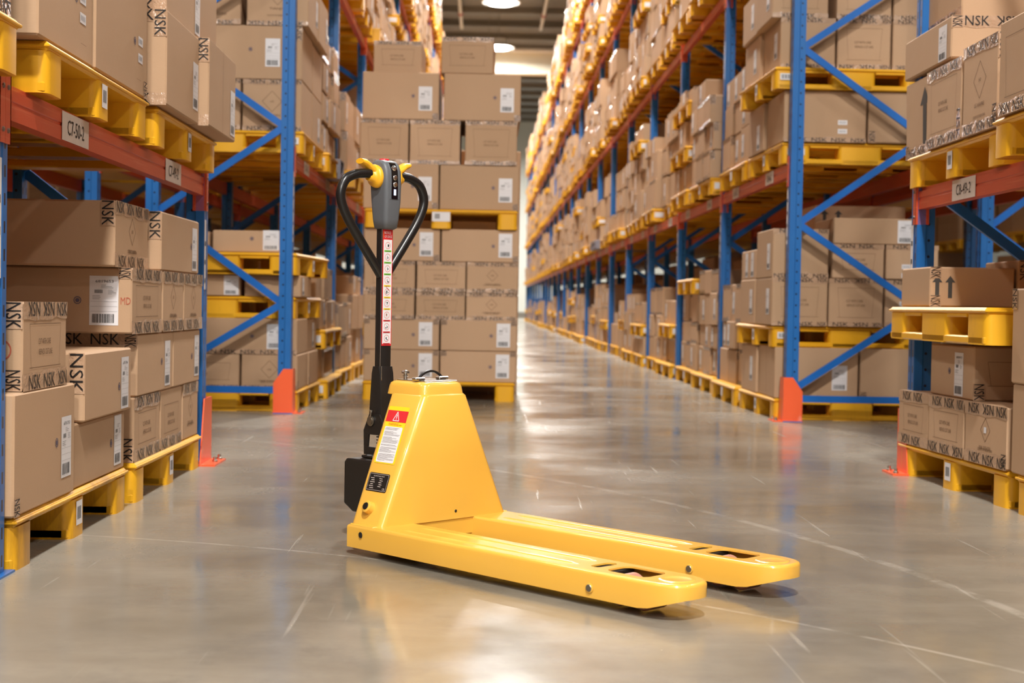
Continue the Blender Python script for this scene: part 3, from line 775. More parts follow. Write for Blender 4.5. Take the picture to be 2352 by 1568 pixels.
# ------------------------------------------------------------------ loads of the C8 rack (aisle face -X)
Rb = lambda lab, xf, d, y, z, fe=(), **k: carton(lab, (xf, xf + d), y, z, fe, **k)
TI = 3.6
pallet('yellow pallet on the floor under three taped cartons of the C8 rack', '-x', 1.997, 6.0, 0, TI)
pallet('yellow pallet on the floor cut by the frame edge beneath the C8 rack', '-x', 2.05, 4.72, 0, 2.0)
for lab, xf, y, fe in (('floor pallet carton farther in, its tape wrinkled, beside the guard foot', 1.967, (6.245, 6.615), (('-x', 'care'), ('-x', 'tt'), ('-x', 'tb'))),
                       ('middle one of the three taped cartons on the C8 floor pallet', 1.988, (5.845, 6.235), (('-x', 'care'), ('-x', 'tt'), ('-x', 'tb'))),
                       ('floor pallet carton with a diamond mark and a white square sticker', 2.013, (5.425, 5.83), (('-x', 'dia', 'BUSAN, SOUTH KOREA', 0.048), ('-x', 'white', 0.0, 0.018), ('-x', 'tt'), ('-x', 'tb'), ('-x', 'vr', 'b', 0.06)))):
    Rb(lab, xf, 0.5, y, (0.148, 0.39), fe, rz=TI)
Rb('labelled carton carrying the yellow pallet with the arrow carton', 2.018, 0.62, (5.815, 6.32), (0.392, 0.615), (('-x', 'lab', 0.09, -0.01, 0.10, 0.185, '6806912'), ('-x', 'stamp', -0.02, 0.0), ('-y', 'care'), ('-y', 'vl', 'b', 0.07)), rz=2.0)
t = pallet('yellow pallet sandwiched between cartons, its fork windows towards the aisle', '-y', 2.50, 5.46, 0.63, 1.0, sy=0.92)
t.scale = (0.94, 1.13, 1.0)
Rb('low carton with two grey arrows on the sandwiched pallet', 1.955, 0.375, (6.18, 6.60), (0.780, 0.955), (('-y', 'arrow', (-0.155, -0.098), 0.0, 0.098, 0.46), ('-y', 'vl', 't', 0.05), ('-y', 'vl', 'b', 0.05)))
Rb('plain carton beside the arrow carton, deeper on the sandwiched pallet', 2.34, 0.5, (6.16, 6.58), (0.780, 0.99), (('-y', 'vl', 't', 0.09),))
Rb('lower carton at the frame edge on the cut pallet of the C8 rack', 2.025, 0.6, (4.86, 5.36), (0.148, 0.488), (('-x', 'flap'),))
Rb('upper carton at the frame edge over the cut pallet of the C8 rack', 2.02, 0.6, (4.90, 5.37), (0.490, 0.85), (('-x', 'vl', 't', 0.08),))
pallet('yellow pallet on the C8-49-2 beam under the diamond carton', '-x', 1.978, 6.02, ZB)
pallet('yellow pallet on the C8 beam jutting out at the frame edge', '-x', 1.895, 4.685, ZB)
Rb('carton with a tall grey arrow at the outer end of the C8 beam', 1.985, 0.8, (6.335, 6.68), (1.478, 1.83), (('-x', 'arrow', (0.11,), 0.0, 0.26, 0.5), ('-x', 'vl', 'b', 0.06), ('-x', 'tb')), tilt=(0, -1.2))
Rb('taped carton with a dashed cut line between the arrow and diamond cartons', 1.965, 0.8, (5.86, 6.32), (1.478, 1.82), (('-x', 'care'), ('-x', 'tt'), ('-x', 'tb'), ('-x', 'vr', 'b', 0.13)))
Rb('taped carton with a diamond mark above the C8-49-2 plate', 1.962, 0.8, (5.435, 5.83), (1.478, 1.84), (('-x', 'dia', 'LE HAVRE', 0.075), ('-x', 'tt'), ('-x', 'tb'), ('-x', 'vr', 'b', 0.09), ('-y', 'vl', 't', 0.1)))
Rb('carton on the jutting pallet at the frame edge beside the diamond carton', 1.882, 0.8, (4.55, 5.20), (1.478, 1.82), (('-x', 'care'), ('-x', 'tb')))
Rb('flat carton with a white label lying on top of the arrow carton', 1.972, 0.62, (6.03, 6.69), (1.842, 2.022), (('-x', 'lab', 0.22, -0.01, 0.11, 0.15), ('-y', 'tt'), ('-y', 'vl', 't', 0.05)))
Rb('topmost carton at the frame edge standing on the flat labelled carton', 2.03, 0.58, (6.08, 6.69), (2.024, 2.40), (('-y', 'country', 0.0, 0.05), ('-x', 'tb')))

# loads before the frame, beside the camera: they shade the ends of the loads in view
for s, xf, nm in ((-1, -1.27, 'C7'), (1, 2.03, 'C8')):
    for q, yc in enumerate((1.7, 3.05)):
        pallet('yellow pallet standing out of the frame beside the camera', '+x' if s < 0 else '-x', xf, yc, 0, 0, 'loads out of frame', parts=False)
        for c in range(2):
            for z0, z1 in ((0.149, 0.65), (0.652, 1.21)):
                o = carton('brown carton standing out of the frame beside the camera', tuple(sorted((xf, xf + s * 0.95))), (yc - 0.58 + 0.585 * c, yc + 0.585 * c - 0.005), (z0, z1), (), group='loads out of frame')
    if s > 0:
        pallet('yellow pallet standing out of the frame beside the camera', '-x', 1.98, 3.1, ZB, 0, 'loads out of frame', parts=False)
        carton('brown carton standing out of the frame beside the camera', (1.98, 2.9), (2.52, 3.68), (ZB + 0.149, 2.2), (), group='loads out of frame')

# ------------------------------------------------------------------ the stack in the aisle (its faces towards the camera)
YS = 11.0
pallet('yellow pallet at the bottom of the tall stack in the aisle', '-y', -0.345, YS, 0)
t = pallet('yellow pallet halfway up the tall stack in the aisle', '-y', -0.345, YS - 0.01, 1.337, 0.4, mark=False)
a = MB(); F = face_T((0, -0.002, 0.085), (1, 0, 0), (0, 0, 1)); rect(a, F, -0.07, -0.03, 0.07, 0.045, M['paper']); rect(a, F, -0.05, -0.01, -0.01, 0.03, M['grey'], 0.0016); a.build('paper_label', t)
def Sb(lab, x, z, fe, dy=0.0, d=1.04, rz=0.0): carton(lab, x, (YS + 0.012 + dy, YS + 0.012 + dy + d), z, fe, rz=rz)
W = ('outer', 'middle', 'inner')
lay = [('bottom layer', (0.148, 0.390), 2), ('second layer', (0.392, 0.630), 2), ('third layer', (0.632, 0.845), 3), ('fourth layer', (0.847, 1.080), 3), ('fifth layer under the upper pallet', (1.082, 1.335), 2),
       ('first layer on the upper pallet', (1.486, 1.835), 2), ('second layer on the upper pallet', (1.837, 2.175), 3), ('wide layer under the two top cartons', (2.177, 2.54), 2)]
XS = {0: [(-0.930, -0.345), (-0.335, 0.255)], 1: [(-0.932, -0.345), (-0.335, 0.257)], 2: [(-0.935, -0.543), (-0.530, -0.150), (-0.140, 0.255)], 3: [(-0.935, -0.540), (-0.528, -0.150), (-0.140, 0.258)], 4: [(-0.938, -0.350), (-0.340, 0.262)],
      5: [(-0.950, -0.368), (-0.360, 0.255)], 6: [(-0.985, -0.612), (-0.600, -0.212), (-0.170, 0.232)], 7: [(-0.970, -0.380), (-0.338, 0.258)]}
rnd = random.Random(3)
for i, (nm, z, n) in enumerate(lay):
    for j, x in enumerate(XS[i]):
        hw = (x[1] - x[0]) / 2; hh = (z[1] - z[0]) / 2
        if n == 2:
            fe = [('-y', 'lab', hw - 0.105, hh * (0.05 if i < 5 else -0.1), 0.105, min(0.185, hh * 1.66)), ('-y', 'stamp', hw - 0.20, 0.0)]
            if i in (4, 5, 7): fe += [('-y', 'vr', 'b', 0.05)]
            if i in (0, 1): fe += [('-y', 'vl', 't', 0.04), ('-y', 'vr', 't', 0.04)]
        else:
            fe = [('-y', 'dia', 'TOKYO, JAPAN', 0.045)] if (j == 2 and i < 6) else [('-y', 'care', 0.9)]
            fe += [('-y', 'tt'), ('-y', 'tb')]
        side = ('C7 side', 'middle', 'C8 side') if n == 3 else ('C7 side', '', 'C8 side')
        k = j if n == 3 else 2 * j
        lab = 'aisle stack carton in the %s, %s' % (nm, side[k])
        Sb(lab, x, z, fe, rnd.uniform(-0.006, 0.012), 1.04, rnd.uniform(-0.25, 0.3))
Sb('single carton on top of the aisle stack above the tiller head', (-0.888, -0.512), (2.542, 2.788), [('-y', 'care', 0.9), ('-y', 'tt')], 0.06, 0.5, -1.0)
Sb('single carton on top of the aisle stack next to the cream girder', (-0.356, 0.048), (2.542, 2.822), [('-y', 'care', 0.9), ('-y', 'tt'), ('-x', 'lab', 0.0, 0.0)], 0.02, 0.6, -1.8)

for l, (z0, z1) in enumerate(((0.0, 0.42), (0.422, 0.84), (0.842, 1.26), (1.262, 1.66), (1.662, 2.08))):
    for c, x in enumerate(((-0.92, -0.32), (-0.305, 0.295))):
        carton('carton of the second stack glimpsed behind the aisle stack, %s layer, %s' % (('bottom', 'second', 'third', 'fourth', 'top')[l], ('C7 side', 'C8 side')[c]), x, (12.25, 13.2), (z0, z1), ())

# ------------------------------------------------------------------ first loads of the long rows, seen from their ends
P0 = YF[0] + 0.15
def ends(s, spec, where):
    for xs, y, z, fe, lab in spec: carton(lab, tuple(sorted(xs)), y, z, fe)
XR = 1.985
pallet('floor pallet behind the orange guard of the long C8 row', '-x', XR, P0 + 0.59, 0, 1.5)
pallet('pallet on the lowest cartons behind the first C8 row post', '-x', XR - 0.02, P0 + 0.62, 0.5, 2.0, side='-x')
pallet('pallet on the first beam end of the long C8 row', '-x', XR + 0.03, P0 + 0.62, LEV_F[0], 1.0, side='-x')
pallet('upper pallet stacked over cartons on the first beam end of the C8 row', '-x', XR - 0.05, P0 + 0.55, 2.257, 1.5, side='-x')
ya, yb = (P0 + 0.01, P0 + 0.58), (P0 + 0.60, P0 + 1.17)
R = 'at the near end of the long C8 row'
spec = [
    ((2.0, 2.575), ya, (0.149, 0.498), [('-y', 'lab', 0.16, -0.03, 0.105, 0.17), ('-y', 'stamp', 0.05, 0.02), ('-x', 'flap')], 'lowest dented carton with a white label behind the orange guard'),
    ((2.59, 3.10), ya, (0.149, 0.498), [('-y', 'vl', 'b', 0.05)], 'lowest carton behind the horizontal blue bar, inner one'),
    ((1.985, 2.5), yb, (0.149, 0.490), [('-x', 'lab', 0.1, 0.0)], 'lowest labelled carton beyond the dented one of the C8 row'),
    ((1.97, 2.352), ya, (0.649, 0.975), [('-x', 'lab', 0.14, 0.0), ('-y', 'tt'), ('-y', 'tb'), ('-y', 'care')], 'carton on the low pallet behind the first C8 row post'),
    ((2.362, 2.735), ya, (0.649, 0.975), [('-y', 'tt'), ('-y', 'tb'), ('-y', 'care')], 'carton on the low pallet, middle of the end face of the C8 row'),
    ((2.75, 3.11), ya, (0.649, 0.97), [('-y', 'tt'), ('-y', 'tb'), ('-y', 'small', -0.05, -0.03)], 'carton on the low pallet, inner one with small stickers'),
    ((1.965, 2.5), yb, (0.649, 0.975), [('-x', 'lab', 0.14, 0.0)], 'labelled carton farther along on the low pallet of the C8 row'),
    ((1.97, 2.352), ya, (0.977, 1.31), [('-x', 'lab', 0.14, -0.02), ('-y', 'tt'), ('-y', 'tb')], 'tall carton on the second tier behind the C8 row post'),
    ((1.97, 2.5), yb, (0.977, 1.19), [('-x', 'lab', -0.08, 0.0), ('-x', 'lab', 0.14, 0.0)], 'shorter carton beside the tall one on the second tier'),
    ((2.38, 2.735), ya, (0.977, 1.212), [('-y', 'tt'), ('-y', 'care')], 'second tier carton under the flat labelled carton, outer one'),
    ((2.75, 3.11), ya, (0.977, 1.212), [('-y', 'tt'), ('-y', 'small', -0.04, -0.06)], 'second tier carton under the flat labelled carton, inner one'),
    ((2.385, 2.985), ya, (1.214, 1.392), [('-y', 'lab', 0.2, 0.0, 0.12, 0.155)], 'flat carton with a big label on top of the second tier'),
    ((2.39, 3.05), yb, (1.19, 1.52), [('-y', 'arrow', (-0.26, -0.16), 0.08, 0.1, 0.6)], 'carton with two dark arrows half hidden behind the flat carton'),
    ((2.025, 2.59), ya, (1.907, 2.255), [('-y', 'small', 0.12, -0.07), ('-y', 'tb')], 'end carton with small stickers on the first beam of the C8 row'),
    ((2.605, 3.12), ya, (1.907, 2.255), [('-y', 'vl', 'b', 0.08)], 'inner end carton on the first beam of the C8 row'),
    ((2.0, 2.55), yb, (1.907, 2.25), [('-x', 'lab', 0.1, -0.06)], 'labelled carton second along on the first beam of the C8 row'),
    ((1.99, 2.365), ya, (2.407, 2.745), [('-x', 'lab', 0.13, 0.0), ('-y', 'tt'), ('-y', 'tb')], 'labelled end carton on the upper pallet of the first C8 beam'),
    ((2.38, 2.745), ya, (2.407, 2.745), [('-y', 'tt'), ('-y', 'tb'), ('-y', 'care')], 'middle end carton on the upper pallet of the first C8 beam'),
    ((2.76, 3.12), ya, (2.407, 2.745), [('-y', 'tt'), ('-y', 'tb')], 'inner end carton on the upper pallet of the first C8 beam'),
    ((1.965, 2.5), yb, (2.407, 2.745), [('-x', 'lab', 0.1, 0.0)], 'labelled carton second along on the upper pallet of the first C8 beam'),
    ((1.93, 2.31), ya, (2.748, 3.08), [('-x', 'lab', 0.13, 0.0), ('-y', 'tb'), ('-y', 'care')], 'topmost labelled end carton below the second beam of the C8 row'),
    ((2.37, 2.745), ya, (2.748, 3.08), [('-y', 'tb'), ('-y', 'care')], 'topmost middle end carton below the second beam of the C8 row'),
    ((2.76, 3.12), ya, (2.748, 3.08), [('-y', 'tb')], 'topmost inner end carton below the second beam of the C8 row'),
    ((1.94, 2.5), yb, (2.748, 3.06), [('-x', 'lab', 0.1, 0.0)], 'topmost carton second along below the second beam of the C8 row'),
]
ends(1, spec, R)
XLF = -1.255
pallet('floor pallet behind the orange guard of the long C7 row', '+x', XLF, P0 + 0.59, 0, -1.0)
pallet('lower one of two pallets between cartons behind the first C7 row post', '+x', XLF - 0.01, P0 + 0.59, 0.634, -2.0)
pallet('upper one of two pallets between cartons behind the first C7 row post', '+x', XLF + 0.03, P0 + 0.50, 0.93, -4.0)
pallet('pallet on the first beam end of the long C7 row', '+x', XLF + 0.01, P0 + 0.59, LEV_F[0], side='+x')
spec = [
    ((-1.645, -1.265), ya, (0.149, 0.388), [('-y', 'dia', 'BUSAN, SOUTH KOREA', 0.06), ('-y', 'tb'), ('+x', 'vl', 'b', 0.06)], 'lowest carton with a diamond mark behind the blue bar'),
    ((-2.22, -1.66), ya, (0.149, 0.388), [('-y', 'tb'), ('-y', 'care')], 'lowest inner carton behind the blue bar of the C7 row'),
    ((-1.72, -1.26), yb, (0.149, 0.388), [('+x', 'vl', 'b', 0.06)], 'lowest carton second along at the end of the C7 row'),
    ((-2.08, -1.27), ya, (0.39, 0.632), [('-y', 'lab', 0.25, 0.0, 0.1, 0.17), ('-y', 'stamp', 0.1, 0.0), ('-y', 'tb')], 'wide carton under the lower of the two pallets of the C7 row'),
    ((-1.85, -1.28), yb, (0.39, 0.622), [('+x', 'lab', 0.1, 0.0)], 'second tier carton second along at the end of the C7 row'),
    ((-1.63, -1.25), ya, (0.782, 0.928), [('+x', 'lab', -0.15, 0.0, 0.1, 0.12)], 'low carton squeezed between the two pallets, outer one'),
    ((-2.02, -1.66), ya, (0.782, 0.928), [('-y', 'lab', 0.12, 0.0, 0.1, 0.13)], 'low carton squeezed between the two pallets, inner labelled one'),
    ((-1.85, -1.38), ya, (1.080, 1.228), [('-y', 'lab', 0.16, 0.01, 0.11, 0.135), ('-y', 'stamp', 0.03, 0.02)], 'low labelled carton on the upper of the two pallets'),
    ((-2.20, -1.87), ya, (1.080, 1.215), [('-y', 'tt')], 'low inner carton on the upper of the two pallets'),
    ((-1.66, -1.262), ya, (1.907, 2.25), [('-y', 'dia', 'TIANJIN', 0.07), ('-y', 'tt'), ('-y', 'tb')], 'end carton with a diamond mark on the first beam of the C7 row'),
    ((-2.10, -1.675), ya, (1.907, 2.25), [('-y', 'tt'), ('-y', 'tb'), ('-y', 'care')], 'inner end carton on the first beam of the C7 row'),
    ((-1.75, -1.26), yb, (1.907, 2.25), [('+x', 'lab', 0.1, -0.05)], 'labelled carton second along on the first beam of the C7 row'),
    ((-2.02, -1.262), ya, (2.252, 2.615), [('-y', 'lab', 0.18, 0.0, 0.1, 0.19), ('-y', 'stamp', 0.03, 0.02), ('-y', 'vr', 't', 0.1)], 'wide labelled end carton in the second tier over the C7 beam'),
    ((-1.75, -1.262), yb, (2.252, 2.60), [], 'plain carton second along in the second tier over the C7 beam'),
    ((-1.64, -1.225), ya, (2.618, 2.96), [('-y', 'tb'), ('-y', 'dia', 'TIANJIN', 0.06), ('+x', 'lab', 0.2, 0.0)], 'topmost outer end carton below the second beam of the C7 row'),
    ((-2.15, -1.68), ya, (2.618, 2.96), [('-y', 'tb'), ('-y', 'country', 0.0, -0.1)], 'topmost inner end carton below the second beam of the C7 row'),
    ((-1.75, -1.22), yb, (2.618, 2.95), [('+x', 'lab', 0.2, 0.0)], 'topmost carton second along below the second beam of the C7 row'),
]
ends(-1, spec, R)
#@@FILL

# ------------------------------------------------------------------ the other loads of the long rows
CI = cam_matrix().inverted()
def project(x, y, z):
    p = CI @ Vector((x, y, z))
    if p.z > -0.1: return None
    return 1176 + FPX * p.x / -p.z, 784 - FPX * p.y / -p.z
ORD = 'first second third fourth fifth sixth seventh eighth ninth tenth eleventh twelfth thirteenth fourteenth fifteenth sixteenth seventeenth eighteenth nineteenth twentieth twenty-first twenty-second'.split()
LAYER = 'bottom second third fourth fifth sixth seventh'.split()
LEVEL = ('floor level', 'first beam level', 'second beam level', 'third beam level', 'top beam level')
rnd = random.Random(21)
boxes, pals = [], []
for s, xf0, row in ((1, FX_R, 'C8'), (-1, FX_L, 'C7')):
    for i in range(22):
        for k in range(5):
            z0 = 0.0 if k == 0 else LEV_F[k - 1]
            for j in range(2):
                yc = YF[i] + 0.09 + 0.05 + (0.62 if j == 0 else 1.92)
                if i == 0 and j == 0 and k < 2: continue
                xf = xf0 + s * ((0.03 if k < 1 else -0.03 if k < 3 else -0.07) + rnd.uniform(-0.04, 0.04))
                room = (rnd.uniform(1.12, 1.4) if rnd.random() < 0.75 else rnd.uniform(0.7, 1.0)) if k else rnd.uniform(0.62, 1.05)
                style = rnd.random()
                z = z0; layer = 0; np_ = 0; used = 0
                seq = []
                if (k == 0 and style < 0.7) or style < 0.3:
                    seq = ['P', rnd.uniform(0.22, 0.34), rnd.choice(('P', rnd.uniform(0.2, 0.3))), rnd.uniform(0.2, 0.33), rnd.choice(('P', rnd.uniform(0.2, 0.3))), rnd.uniform(0.15, 0.28)]
                else:
                    h = rnd.choice((0.24, 0.3, 0.34, 0.36)); seq = ['P'] + [h] * int((room + rnd.uniform(-0.32, 0.15)) / h)
                if seq[-1] == 'P': seq.pop()
                if rnd.random() < 0.2: seq.append(0.2)
                for q in seq:
                    if q == 'P':
                        if z - z0 > room - 0.12: break
                        px = xf - s * rnd.uniform(0.01, 0.09)
                        pals.append((s, px, yc + rnd.uniform(-0.02, 0.02), z, row, i, k, j, np_)); np_ += 1
                        z += PH + 0.001; continue
                    if z + q - z0 > (min(1.56, room + 0.2) if k < 4 else 1.5): break
                    n = 2 if q > 0.3 and rnd.random() < 0.7 else 3
                    cut = 1.17 / n; y0 = yc - 0.585
                    full = rnd.random()
                    for c in range(n):
                        if q == 0.2 and c == 0 and n > 2: continue
                        jx = rnd.uniform(-0.03, 0.02)
                        hz = q - (rnd.uniform(0, 0.03) if seq and q == seq[-1] else 0)
                        boxes.append((s, xf + s * jx, y0 + c * cut + 0.004, y0 + (c + 1) * cut - rnd.uniform(0.004, 0.014), z, z + hz, row, i, k, j, layer, c, rnd.random()))
                    z += q + 0.002; layer += 1
def in_view(s, x, y, z):
    p = project(x, y, z)
    if not p or not (-10 < p[0] < 2360 and -10 < p[1] < 1570): return False
    if s < 0: return p[0] < 822 or (p[1] < 165 and p[0] < 845) or (p[1] < 92 and p[0] < 1040)
    return p[0] > 1204 or p[1] < 90
N_BOX, N_PAL = 165, 150
def area(b): return (b[3] - b[2]) * (b[5] - b[4]) / ((b[2] + b[3]) / 2) ** 3
vis = sorted([b for b in boxes if in_view(b[0], b[1], (b[2] + b[3]) / 2, (b[4] + b[5]) / 2)], key=area, reverse=True)[:N_BOX]
vs_ = set(id(b) for b in vis)
for b in vis:
    s, xf, y0, y1, z0, z1, row, i, k, j, layer, c, r = b
    lab = '%s carton, %s layer, %s pallet, %s, %s bay, long %s row' % (ORD[c], LAYER[layer], 'near' if j == 0 else 'far', LEVEL[k], ORD[i], row)
    key = '-x' if s > 0 else '+x'
    fe = []
    hw = (y1 - y0) / 2
    if r < 0.45: fe.append((key, 'lab', (hw - 0.1) * (-1 if s > 0 else 1) * (1 if r < 0.3 else -1), 0.0, 0.1, min(0.18, (z1 - z0) * 0.8)))
    elif r < 0.75: fe += [(key, 'tt'), (key, 'tb')]
    if i < 2 and r > 0.3: fe.append(('-y', 'vl' if s > 0 else 'vr', 't', 0.08))
    x = (xf, xf + s * 0.92)
    carton(lab, tuple(sorted(x)), (y0, y1), (z0, z1), fe if i < 4 else [], tilt=(0, rnd.uniform(-0.6, 0.6)))
a = MB()
for b in boxes:
    s, xf, y0, y1, z0, z1 = b[:6]
    if id(b) in vs_: continue
    x = sorted((xf, xf + s * 0.95)); a.box((x[0], y0, z0), (x[1], y1, z1), M['card_far'])
    r = b[12]; xx = xf - s * 0.002
    if r < 0.4:
        yl = (y0 + 0.06) if r < 0.2 else (y1 - 0.16); zz = (z0 + z1) / 2
        a.quad([(xx, yl, zz - 0.08), (xx, yl + 0.1, zz - 0.08), (xx, yl + 0.1, zz + 0.08), (xx, yl, zz + 0.08)], M['paper'])
    elif r < 0.8:
        a.quad([(xx, y0, z1 - 0.04), (xx, y1, z1 - 0.04), (xx, y1, z1 - 0.004), (xx, y0, z1 - 0.004)], M['tape'])
for s, xr in ((1, FX_R + 1.3), (-1, FX_L - 1.3)):           # back-to-back row's loads, mostly unseen, added to block light from behind
    for i in range(22):
        for k in range(5):
            z0 = 0.149 if k == 0 else LEV_F[k - 1] + 0.149
            for j in range(2):
                yc = YF[i] + 0.14 + (0.62 if j == 0 else 1.92); hh = 1.36 - 0.35 * ((i * 7 + k * 3 + j * 5) % 4) / 3 if i > 1 or k > 1 else (0.86, 0.36)[k]
                x = sorted((xr, xr + s * 0.9))
                for q in range(2): a.box((x[0], yc - 0.58 + 0.585 * q, z0), (x[1], yc - 0.01 + 0.585 * q, z0 + hh), M['card_far'])
for s, xr in ((1, 7.4), (-1, -6.6)):                            # the next aisles' loads, glimpsed through gaps
    for i in range(-4, 14):
        for k in range(4):
            z0 = 0.149 if k == 0 else LEV_F[k - 1] + 0.149
            for j in range(2):
                yc = YF[0] + PITCH * i + 0.14 + (0.62 if j == 0 else 1.92); h = 0.30 + 0.06 * ((i + j + k) % 3); x = sorted((xr, xr + s * 0.9))
                for l in range(3 + (i + k) % 2):
                    for q in range(2): a.box((x[0], yc - 0.58 + 0.585 * q, z0 + l * h), (x[1], yc - 0.01 + 0.585 * q, z0 + l * h + h - 0.004), M['card_far'])
REAR = [(s, xb, yc) for s, xb, yl in ((-1, NX_L - 1.24, (1.9, 4.5, 5.8)), (1, NX_R + 1.24, (3.2, 4.6, 5.95))) for yc in yl]
for s, xb, yc in REAR:                                         # loads of the racks behind the C7 and C8 racks
    x = sorted((xb, xb + s * 0.9))
    for z0, z1 in ((0.149, 0.488), (0.49, 0.83), (0.832, 1.09), (ZB + 0.149, ZB + 0.6)):
        for q in range(2): a.box((x[0], yc - 0.58 + 0.585 * q, z0), (x[1], yc - 0.01 + 0.585 * q, z1), M['card_far'])
o = a.build('stacked_cartons', kind='stuff'); tag(o, 'mass of brown cartons in the far bays and in the racks behind', 'boxes')
vp = sorted([p for p in pals if in_view(p[0], p[1], p[2], p[3] + 0.07)], key=lambda p: p[2])[:N_PAL]
vq = set(id(p) for p in vp)
a = MB()
for p in pals:
    s, x, y, z, row, i, k, j, n = p
    if id(p) in vq:
        lab = 'yellow pallet, %s in its load, %s slot, %s, %s bay, long %s row' % (('lowest', 'second', 'third')[n], 'near' if j == 0 else 'far', LEVEL[k], ORD[i], row)
        pallet(lab, '-x' if s > 0 else '+x', x, y, z, rnd.uniform(-1.2, 1.2), parts=False)
    else:
        xs = lambda u, v: (min(x + s * u, x + s * v), max(x + s * u, x + s * v))
        x0, x1 = xs(0, 1.05); a.box((x0, y - 0.59, z + 0.115), (x1, y + 0.59, z + PH), M['pallet'])
        for yy in (-0.515, 0, 0.515): a.box((x0, y + yy - 0.075, z), (x1, y + yy + 0.075, z + 0.118), M['pallet'])
for s, xr in ((1, 7.38), (-1, -6.58)):
    for i in range(-4, 14):
        for k in range(4):
            z0 = 0.0 if k == 0 else LEV_F[k - 1]
            for j in range(2):
                yc = YF[0] + PITCH * i + 0.14 + (0.62 if j == 0 else 1.92); x = sorted((xr, xr + s * 1.0)); a.box((x[0], yc - 0.59, z0 + 0.1), (x[1], yc + 0.59, z0 + 0.148), M['pallet'])
                for yy in (-0.515, 0, 0.515): a.box((x[0], yc + yy - 0.075, z0), (x[1], yc + yy + 0.075, z0 + 0.1), M['pallet'])
for s, xr in ((1, FX_R + 1.28), (-1, FX_L - 1.28)):
    for i in range(22):
        for k in range(5):
            z0 = 0.0 if k == 0 else LEV_F[k - 1]
            for j in range(2):
                yc = YF[i] + 0.14 + (0.62 if j == 0 else 1.92); x = sorted((xr, xr + s * 1.0)); a.box((x[0], yc - 0.59, z0), (x[1], yc + 0.59, z0 + 0.148), M['pallet'])
for s, xb, yc in REAR:
    x = sorted((xb - s * 0.02, xb + s * 0.98))
    for z0 in (0.0, ZB):
        a.box((x[0], yc - 0.59, z0 + 0.1), (x[1], yc + 0.59, z0 + 0.148), M['pallet'])
        for yy in (-0.515, 0, 0.515): a.box((x[0], yc + yy - 0.075, z0), (x[1], yc + yy + 0.075, z0 + 0.1), M['pallet'])
o = a.build('stacked_pallets', kind='stuff'); tag(o, 'mass of yellow pallets in the far bays and in the racks behind', 'pallets')

# odd grey things lying on the first beam level
t = thing('grey_plastic_bin', 'small grey plastic bin beside the second post of the long C7 row', 'bin', (-1.19, 11.75, LEV_F[0]))
a = MB(); a.rbox((-0.30, -0.13, 0), (0, 0.13, 0.012), 0.003, M['grey_plastic']); a.build('base', t)
for nm, lo, hi in (('side_wall', (-0.30, -0.13, 0.012), (0.0, -0.12, 0.15)), ('side_wall', (-0.30, 0.12, 0.012), (0.0, 0.13, 0.15)), ('front_lip', (-0.01, -0.12, 0.012), (0.0, 0.12, 0.05)), ('back_wall', (-0.30, -0.12, 0.012), (-0.29, 0.12, 0.15)), ('top_plate', (-0.30, -0.13, 0.15), (0.0, 0.13, 0.162))):
    a = MB(); a.rbox(lo, hi, 0.003, M['grey_plastic']); a.build(nm, t)
t = thing('grey_plastic_pallet', 'single grey plastic pallet on the first beam of the long C8 row among yellow ones', 'pallet', (1.9, 25.0, LEV_F[0]))
a = MB(); a.rbox((0, -0.55, 0.12), (1.0, 0.55, 0.15), 0.006, M['grey_plastic']); a.build('deck', t)
for yy in (-0.48, 0, 0.48):
    a = MB(); a.rbox((0, yy - 0.07, 0), (1.0, yy + 0.07, 0.12), 0.006, M['grey_plastic']); a.build('runner', t)
#@@TRUCK

